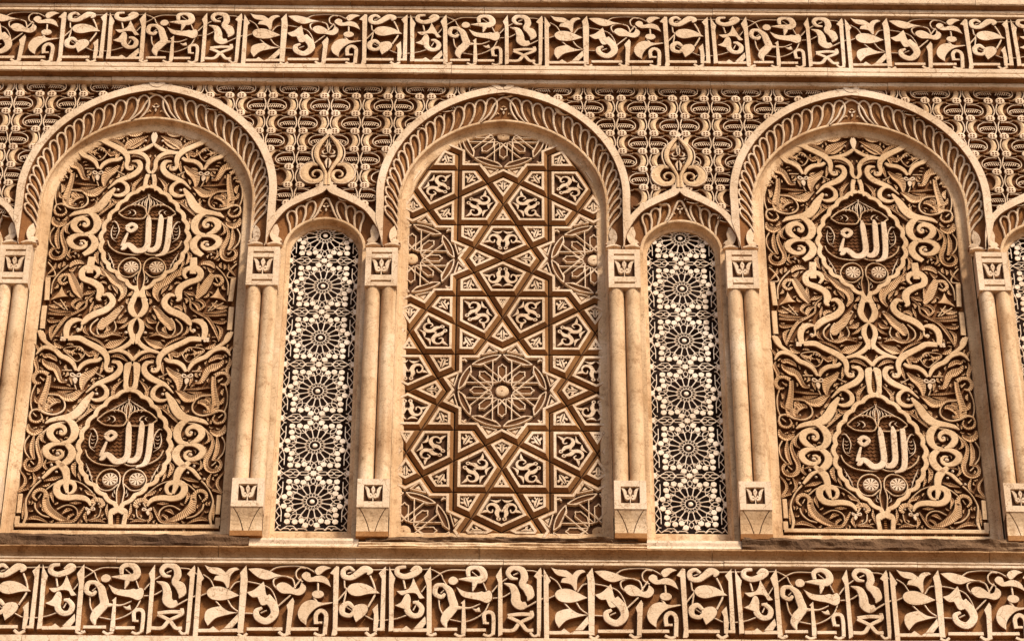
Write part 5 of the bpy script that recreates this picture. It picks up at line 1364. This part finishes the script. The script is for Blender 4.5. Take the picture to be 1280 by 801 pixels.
def reg(P, kind, apx):
    cx = sum(p[0] for p in P)/len(P); cz = sum(p[1] for p in P)/len(P)
    key = (round(cx, 2), round(cz, 2))
    for dx in (-0.01, 0, 0.01):
        for dz in (-0.01, 0, 0.01):
            if (round(key[0]+dx, 2), round(key[1]+dz, 2)) in allc: return
    allc[key] = (P, kind, apx)
for (rx, rz) in [(0, ZC)]+[(0, ZC+2*PZ), (0, ZC-2*PZ)]+[(s*PX, ZC+q*PZ) for s in (-1, 1) for q in (-1, 1)]:
    for P, kind, apx in cells:
        for mx in (1, -1):
            for mz in (1, -1):
                reg([(rx+mx*x, rz+mz*z) for x, z in P], kind, (rx+mx*apx[0], rz+mz*apx[1]))
# kites on the horizontal line through each rosette
for (rx, rz) in [(0, ZC), (0, ZC+2*PZ)]+[(s*PX, ZC+q*PZ) for s in (-1, 1) for q in (-1, 1)]:
    for mx in (1, -1):
        reg([(rx+mx*g_[0], rz), (rx+mx*f_[0], rz+f_[1]), (rx+mx*PX, rz), (rx+mx*f_[0], rz-f_[1])], 'kite', (rx+mx*PX, rz))

tp = thing('star_carved_panel', 'tall arched panel of geometric star strapwork around a round boss in the middle niche', 'carved panel', (WIDE[1][0], 0, 8.41))
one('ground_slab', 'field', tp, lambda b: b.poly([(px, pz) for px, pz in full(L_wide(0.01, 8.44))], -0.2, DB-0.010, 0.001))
def tile_mesh(P):
    b = MB()
    r0, r1, r2, r3 = inset(P, GV), inset(P, GV+SL), inset(P, GV+SL+FR_), inset(P, GV+SL+FR_+0.0015)
    N = len(P)
    if area(r3) > area(P): return None
    V = [(x, -DB, z) for x, z in r0]+[(x, -DF, z) for x, z in r1]+[(x, -DF, z) for x, z in r2]+[(x, -DI, z) for x, z in r3]
    F = [(k*N+i, k*N+(i+1) % N, (k+1)*N+(i+1) % N, (k+1)*N+i) for k in range(3) for i in range(N)]
    b.add(V, F)
    return b
def slope_mesh(P):
    b = MB(); r0, r1 = inset(P, GV), inset(P, GV+SL)
    return b
def motif(b, kind, P, apx, cx, cz):
    ux, uz = apx[0]-cx, apx[1]-cz
    L = math.hypot(ux, uz); ux /= L; uz /= L
    vx, vz = uz, -ux
    def T(pts): return [(cx+vx*x+ux*z, cz+vz*x+uz*z) for x, z in pts]
    d0, d1 = DI-0.002, DF-0.003
    if kind == 'pent':
        for s in (1, -1):
            k = 0.00096
            q = lambda L_: T([(s*x*k, (z-4)*k) for x, z in L_])
            j = 0.0003*(s+1)
            b.ribbon(q([(10, 62), (22, 58), (24, 70), (14, 76), (8, 68)]), 0.008, d0, d1+j, 0.002, closed=True, n=3)
            b.ribbon(q([(18, 56), (26, 30), (20, 2), (36, -24), (64, -26), (80, -4), (70, 22), (52, 24), (48, 6)]), [0.014, 0.024, 0.024, 0.022, 0.014, 0.010, 0.010, 0.009, 0.006], d0, d1+j+0.0002, 0.002, n=4)
            b.ribbon(q([(66, 20), (88, 18), (114, 30)]), [0.008, 0.018, 0.003], d0, d1+j+0.0004, 0.002, n=3)
            b.ribbon(q([(3, -58), (28, -44), (62, -56)]), [0.004, 0.018, 0.003], d0, d1+j+0.0006, 0.002, n=3)
            b.ribbon(q([(18, -4), (6, 10), (3, 22)]), [0.004, 0.010, 0.003], d0, d1+j, 0.002, n=3)
    elif kind == 'kite':
        R = math.sqrt(area(P))*0.43
        k = R/0.07*0.001
        for s in (1, -1):
            q = lambda L_: T([(s*x*k, z*k) for x, z in L_])
            b.ribbon(q([(3, 38), (10, 8), (4, -34)]), [0.003, 0.016*k*1000, 0.004], d0, d1+0.0003*s, 0.002, n=3)
            b.ribbon(q([(10, 10), (26, 2), (34, -8)]), [0.004, 0.018*k*1000, 0.003], d0, d1+0.0007*s-0.0002, 0.002, n=3)
            b.ribbon(q([(8, -14), (20, -24), (24, -34)]), [0.004, 0.012*k*1000, 0.003], d0, d1+0.0005*s-0.0004, 0.002, n=3)
    else:
        for a in (0.5, 2.6, 4.7):
            b.disc(cx+0.008*math.cos(a), cz+0.008*math.sin(a), 0.006, d0, d1+0.0002*a, 8)
bound = lambda x, z: abs(x) < 0.60 and z > 8.45 and ((z < 10.66) or (math.hypot(x, z-10.655) < 0.70))
for P, kind, apx in allc.values():
    cx = sum(p[0] for p in P)/len(P); cz = sum(p[1] for p in P)/len(P)
    if not any(bound(x, z) for x, z in P): continue
    Pc = clip_poly(P)
    if len(Pc) < 3 or area(Pc) < 0.0012: continue
    tb = tile_mesh(Pc)
    if tb is None: continue
    # cell: bevelled edge, flat frame and sunk field are one carved piece; the slopes carry groove shade painted in brown
    me = tb.mesh('cell', 'cream')
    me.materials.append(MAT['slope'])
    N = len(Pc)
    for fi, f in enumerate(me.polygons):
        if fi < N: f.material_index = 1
    o = link('cell', me, tp)
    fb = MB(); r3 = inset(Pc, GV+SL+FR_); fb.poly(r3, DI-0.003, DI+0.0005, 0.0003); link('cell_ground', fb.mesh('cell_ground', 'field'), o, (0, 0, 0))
    if abs(cx) < 0.56 and cz > 8.5 and area(Pc) > 0.6*area(P) or kind == 'kite':
        mb = MB(); motif(mb, kind, P, apx, cx, cz)
        mb2 = mb
        if abs(cx) < 0.58 and cz > 8.49: link('cell_ornament', mb.mesh('cell_ornament', 'cream', 'deep'), o)

def seg_clip(p, q):
    """clip a segment to the niche rectangle"""
    t0, t1 = 0.0, 1.0
    dx, dz = q[0]-p[0], q[1]-p[1]
    for pp, qq in ((-dx, p[0]+XL), (dx, XL-p[0]), (-dz, p[1]-ZLO), (dz, 11.33-p[1])):
        if abs(pp) < 1e-12:
            if qq < 0: return None
        else:
            r = qq/pp
            if pp < 0: t0 = max(t0, r)
            else: t1 = min(t1, r)
    if t0 >= t1: return None
    return (p[0]+dx*t0, p[1]+dz*t0), (p[0]+dx*t1, p[1]+dz*t1)
def poly_line(b, pts, w, d0, d1, bev=0.001, closed=False):
    n = len(pts)
    for i in range(n if closed else n-1):
        s = seg_clip(pts[i], pts[(i+1) % n])
        if s: b.ribbon([s[0], s[1]], w, d0, d1+0.00007*i, bev, raw=True)
def star_rosette(cx, cz):
    parts = []
    # outline frame of the star field
    P = [(cx+x, cz+z) for x, z in ROSO]
    # build frame quads edge by edge, clipped
    fb = MB(); N = len(P)
    r0, r1, r2, r3 = inset(P, GV), inset(P, GV+SL), inset(P, GV+SL+FR_), inset(P, GV+SL+FR_+0.0015)
    flat = MB()
    for i in range(N):
        j = (i+1) % N
        for (A, B, dA, dB, mb) in ((r0, r1, DB, DF, fb), (r1, r2, DF, DF, flat), (r2, r3, DF, DI, flat)):
            q = [A[i], A[j], B[j], B[i]]
            qc = clip_poly(q)
            if len(qc) >= 3:
                V = []
                for (x, z) in qc:
                    # depth by distance to edge A
                    ex, ez = A[j][0]-A[i][0], A[j][1]-A[i][1]; l = math.hypot(ex, ez)
                    h = abs((x-A[i][0])*ez-(z-A[i][1])*ex)/l
                    ex2, ez2 = B[i][0]-A[i][0], B[i][1]-A[i][1]
                    H = abs(ex2*ez-ez2*ex)/l
                    V.append((x, -(dA+(dB-dA)*min(1, h/max(H, 1e-6))), z))
                mb.add(V, [tuple(range(len(V)))])
    parts.append(('star_frame_slope', fb, 'slope')); parts.append(('star_frame', flat, 'cream'))
    gb = MB(); gp = clip_poly(r2)
    if len(gp) > 2: gb.poly(gp, DI-0.004, DI+0.0004, 0.0002)
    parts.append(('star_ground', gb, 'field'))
    # ring of eight brown lenses with pale rims
    for k in range(8):
        a0 = k*math.pi/4+0.028; a1 = (k+1)*math.pi/4-0.028
        arc = [a0+(a1-a0)*q/8 for q in range(9)]
        outer = [(cx+0.236*math.cos(a), cz+0.236*math.sin(a)) for a in arc]
        inner = [(cx+(0.236-0.032*max(0.0, math.sin(math.pi*q/8))**0.4)*math.cos(a), cz+(0.236-0.032*max(0.0, math.sin(math.pi*q/8))**0.4)*math.sin(a)) for q, a in enumerate(arc)]
        if all(abs(x) > XL or z < ZLO for x, z in outer): continue
        lens = clip_poly(outer+inner[::-1][1:-1])
        if len(lens) > 2 and area(lens) > 1e-4:
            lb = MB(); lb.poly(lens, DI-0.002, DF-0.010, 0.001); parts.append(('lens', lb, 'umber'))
        rb = MB(); poly_line(rb, outer+inner[::-1][1:], 0.0062, DI-0.002, DF-0.003, closed=True); parts.append(('lens_rim', rb, 'cream'))
    # small triangles around the ring
    for k in range(8):
        pa = [(0.02, 0.258), (0.075, 0.305), (0.118, 0.232)]
        pts = pa if k % 2 == 0 else [(-x, z) for x, z in pa]
        a = (k//2)*math.pi/2
        tri = [(cx+x*math.cos(a)-z*math.sin(a), cz+x*math.sin(a)+z*math.cos(a)) for x, z in pts]
        ti = inset(tri, 0.014)
        tc = clip_poly(ti)
        if len(tc) > 2: tb = MB(); tb.poly(tc, DI-0.002, DF-0.008, 0.004); parts.append(('triangle', tb, 'cream'))
        tb = MB(); poly_line(tb, inset(tri, 0.003), 0.006, DI-0.002, DF-0.002, closed=True)
        if tb.v: parts.append(('triangle_rim', tb, 'cream'))
    for k in range(4):
        a = math.pi/4+k*math.pi/2
        x, z = cx+0.288*math.cos(a), cz+0.288*math.sin(a)
        if abs(x) > XL or z < ZLO: continue
        tb = MB()
        for q in range(3):
            aa = a+math.pi+q*2.09
            tb.ribbon([(x, z), (x+0.009*math.cos(aa), z+0.009*math.sin(aa)), (x+0.018*math.cos(aa), z+0.018*math.sin(aa))], [0.004, 0.011, 0.003], DI-0.002, DF-0.005+0.0002*q, 0.001, n=2)
        parts.append(('corner_trefoil', tb, 'cream'))
    # eight petals
    for k in range(8):
        a = k*math.pi/4
        R = lambda pts: [(cx+x*math.cos(a)-z*math.sin(a), cz+x*math.sin(a)+z*math.cos(a)) for x, z in pts]
        pet = R([(0.0, 0.075), (0.021, 0.105), (0.021, 0.155), (0.010, 0.160), (0, 0.174), (-0.010, 0.160), (-0.021, 0.155), (-0.021, 0.105)])
        pc = clip_poly(pet)
        if len(pc) > 2:
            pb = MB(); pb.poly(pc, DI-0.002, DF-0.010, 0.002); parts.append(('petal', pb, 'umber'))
        lb = MB()
        poly_line(lb, pet, 0.0058, DI-0.002, DF-0.003, closed=True)
        poly_line(lb, R([(0.051, 0.030), (0.051, 0.196), (0.036, 0.200), (0.024, 0.214)]), 0.0062, DI-0.002, DF-0.0028-0.0002*k)
        poly_line(lb, R([(-0.051, 0.030), (-0.051, 0.196), (-0.036, 0.200), (-0.024, 0.214)]), 0.0062, DI-0.002, DF-0.0024-0.0002*k)
        poly_line(lb, R([(0.021, 0.118), (0.021, 0.055)]), 0.0056, DI-0.002, DF-0.004-0.0002*k); poly_line(lb, R([(-0.021, 0.118), (-0.021, 0.055)]), 0.0056, DI-0.002, DF-0.0042-0.0002*k)
        if lb.v: parts.append(('tracery', lb, 'cream'))
    if abs(cx) < XL and cz > ZLO:
        db = MB(); db.disc(cx, cz, 0.036, DI-0.002, DF-0.012, 20, dome=0.004); parts.append(('boss', db, 'stone'))
        db = MB(); db.disc(cx, cz, 0.004, DF-0.02, DF-0.006, 8); parts.append(('boss_pin', db, 'ochre'))
    return parts
for (rx, rz) in [(0, ZC), (0, ZC+2*PZ)]+[(s*PX, ZC+q*PZ) for s in (-1, 1) for q in (-1, 1)]:
    for nm, mb, mat in star_rosette(rx, rz):
        if mb.v: link(nm, mb.mesh(nm, mat), tp)

# ------------------------------------------------------------------ lattice windows
K_ = 1.053
def hexa(cx, cz, r, a0=0.0, n=6): return [(cx+r*math.cos(a0+i*2*math.pi/n), cz+r*math.sin(a0+i*2*math.pi/n)) for i in range(n)]
VS = 0.355
LW = 0.19
def lat_rosette(b):
    d0, d1 = -0.005, 0.0
    N = 16
    def p(r, k): a = math.pi/2+k*2*math.pi/N; return (r*K_*math.cos(a), r*K_*math.sin(a))
    zig = []
    for k in range(N):
        zig += [p(0.105, k), p(0.094, k+0.5)]
    b.ribbon(zig, 0.0036, d0, d1, 0.0006, closed=True, raw=True)
    zig = []
    for k in range(N):
        zig += [p(0.044, k), p(0.058, k+0.5)]
    b.ribbon(zig, 0.0036, d0, d1-0.0004, 0.0008, closed=True, raw=True)
    for k in range(N):
        b.ribbon([p(0.042, k+0.5), p(0.095, k+0.5)], [0.0032, 0.0062], d0, d1+0.0002, 0.0008, raw=True)
        b.ribbon([p(0.028, k), p(0.044, k)], 0.0028, d0, d1-0.0006, 0.0006, raw=True)
    b.ribbon([p(0.029, k) for k in range(N)], 0.004, d0, d1+0.0004, 0.0008, closed=True, raw=True)
    b.disc(0, 0, 0.013, d0, d1, 12, 0.002)
def lat_plaques():
    pts = []
    for q in range(4):
        a = q*90
        for ang, r in ((11.25, 0.1415), (23, 0.1235), (34, 0.1445), (45, 0.168), (56, 0.1445), (67, 0.1235), (78.75, 0.1415)):
            t_ = math.radians(a+ang); pts.append((r*K_*math.cos(t_), r*K_*math.sin(t_), t_))
    return pts
def lat_lines(b):
    d0, d1 = -0.006, -0.0012
    def L(*P, w=0.0042): b.ribbon([(x*K_, z*K_) for x, z in P], w, d0, d1+random.uniform(0, 0.0008), 0.0008, raw=True)
    for q in range(4):
        a = q*math.pi/2
        def rt(r, deg): t_ = a+math.radians(deg); return (r*math.cos(t_), r*math.sin(t_))
        for base, rin, rout in ((0, 0.105, 0.142), (45, 0.105, 0.150)):
            L(rt(rin, base), rt(0.115, base+5), rt(0.131, base+5), rt(rout, base)); L(rt(rin, base), rt(0.115, base-5), rt(0.131, base-5), rt(rout, base))
        for k in range(4):
            dg = 11.25+22.5*k
            L(rt(0.094, dg), rt(0.118, dg+1.5)); 
            L(rt(0.094, dg), rt(0.115, dg+(7 if k % 2 == 0 else -7)))
    # bands between rosettes (upper half; the next rosette brings the lower)
    for s in (-1, 1):
        for zz in (0.1685, -0.1685):
            f = 0.999 if zz > 0 else 1.0
            sg = 1 if zz > 0 else -1
            L((s*0.018, zz), (s*0.034, zz-sg*0.009), (s*0.062, zz-sg*0.009), (s*0.072, zz), w=0.004)
            L((s*0.072, zz), (s*0.080, zz-sg*0.010), (s*0.094, zz-sg*0.010), (s*0.102, zz), w=0.004)
            L((s*0.102, zz), (s*0.112, zz-sg*0.010), (s*0.138, zz-sg*0.010), (s*0.150, zz), w=0.004)
            L((s*0.066, zz), (s*0.088, zz-sg*0.024), (s*0.118, zz-sg*0.024), (s*0.150, zz), w=0.004)
            L((s*0.022, zz-sg*0.012), (s*0.045, zz-sg*0.022), w=0.004)
            L((s*0.150, zz), (s*0.168, zz-sg*0.018), w=0.004)
        # edge columns
        L((s*0.150, 0.118), (s*0.150, 0.060), (s*0.158, 0.030), (s*0.168, 0.0), (s*0.158, -0.030), (s*0.150, -0.060), (s*0.150, -0.118))
        zg = [(s*(0.178 if i % 2 == 0 else 0.160), -0.1685+0.337*i/12) for i in range(13)]
        L(*zg)
        for i in range(1, 12, 2): L((s*0.160, -0.1685+0.337*i/12), (s*0.150, -0.1685+0.337*i/12))
        for i in range(0, 13, 2): L((s*0.178, -0.1685+0.337*i/12), (s*0.190, -0.1685+0.337*i/12))
LR, LL = mk('rosette', 'lattice', lat_rosette), mk('tracery', 'lattice', lat_lines)
LP = []
HEX = mk('plaque', 'lattice', lambda b: b.poly(hexa(0, 0, 0.0168, 0.3, 6), -0.006, 0.0004, 0.0006))
def star8(b):
    P = []
    for k in range(16): r = 0.020 if k % 2 == 0 else 0.0145; P.append((r*math.cos(k*math.pi/8), r*math.sin(k*math.pi/8)))
    b.poly(P, -0.012, 0.0006, 0.001)
ST8 = mk('star_plaque', 'lattice', star8)
HALF = mk('edge_plaque', 'lattice', lambda b: b.poly([(0, 0), (0.012, 0.016), (0.024, 0.017), (0.024, -0.017), (0.012, -0.016)], -0.012, 0.0004, 0.001))
lat_lab = ['sliver of a lattice window cut off by the left edge', 'narrow arched lattice window with dark openings, left of the star-patterned niche',
           'narrow arched lattice window with dark openings, right of the star-patterned niche', 'sliver of a lattice window cut off by the right edge']
for i, (x, sx) in enumerate(NARROW):
    t = thing('lattice_window', lat_lab[i], 'lattice', (x, 0, 8.41), 'arched lattice windows')
    one('dark_backing', 'dark', t, lambda b: b.poly(full(NL(0.004, 8.44)), -0.22, -0.19, 0.001))  # dark sheet and sides added to paint the unlit room
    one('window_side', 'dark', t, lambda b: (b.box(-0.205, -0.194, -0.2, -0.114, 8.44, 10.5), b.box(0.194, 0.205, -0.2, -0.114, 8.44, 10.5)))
    if i in (0, 3) : rng = range(2, 6)
    rng = range(0, 6)
    DL = -0.098
    for k in rng:
        zc = 8.690+VS*k
        link(LR[0], LR[1], t, (0, -DL, zc)); o = link(LL[0], LL[1], t, (0, -DL, zc))
        for (px, pz, aa) in lat_plaques():
            zz = zc+pz
            if zz > 10.53 or zz < 8.49: continue
            if zz > 10.32 and math.hypot(px, zz-10.323) > 0.215: continue
            link(HEX[0], HEX[1], t, (px, -DL, zz))
        if k < 5: link(ST8[0], ST8[1], t, (0, -DL-0.0002, zc+VS/2))
        for s in (-1, 1):
            link(HALF[0], HALF[1], t, (s*0.168, -DL, zc), (s, 1, 1))
            if k < 5: link(HALF[0], HALF[1], t, (s*0.168, -DL, zc+VS/2), (s, 1, 1))
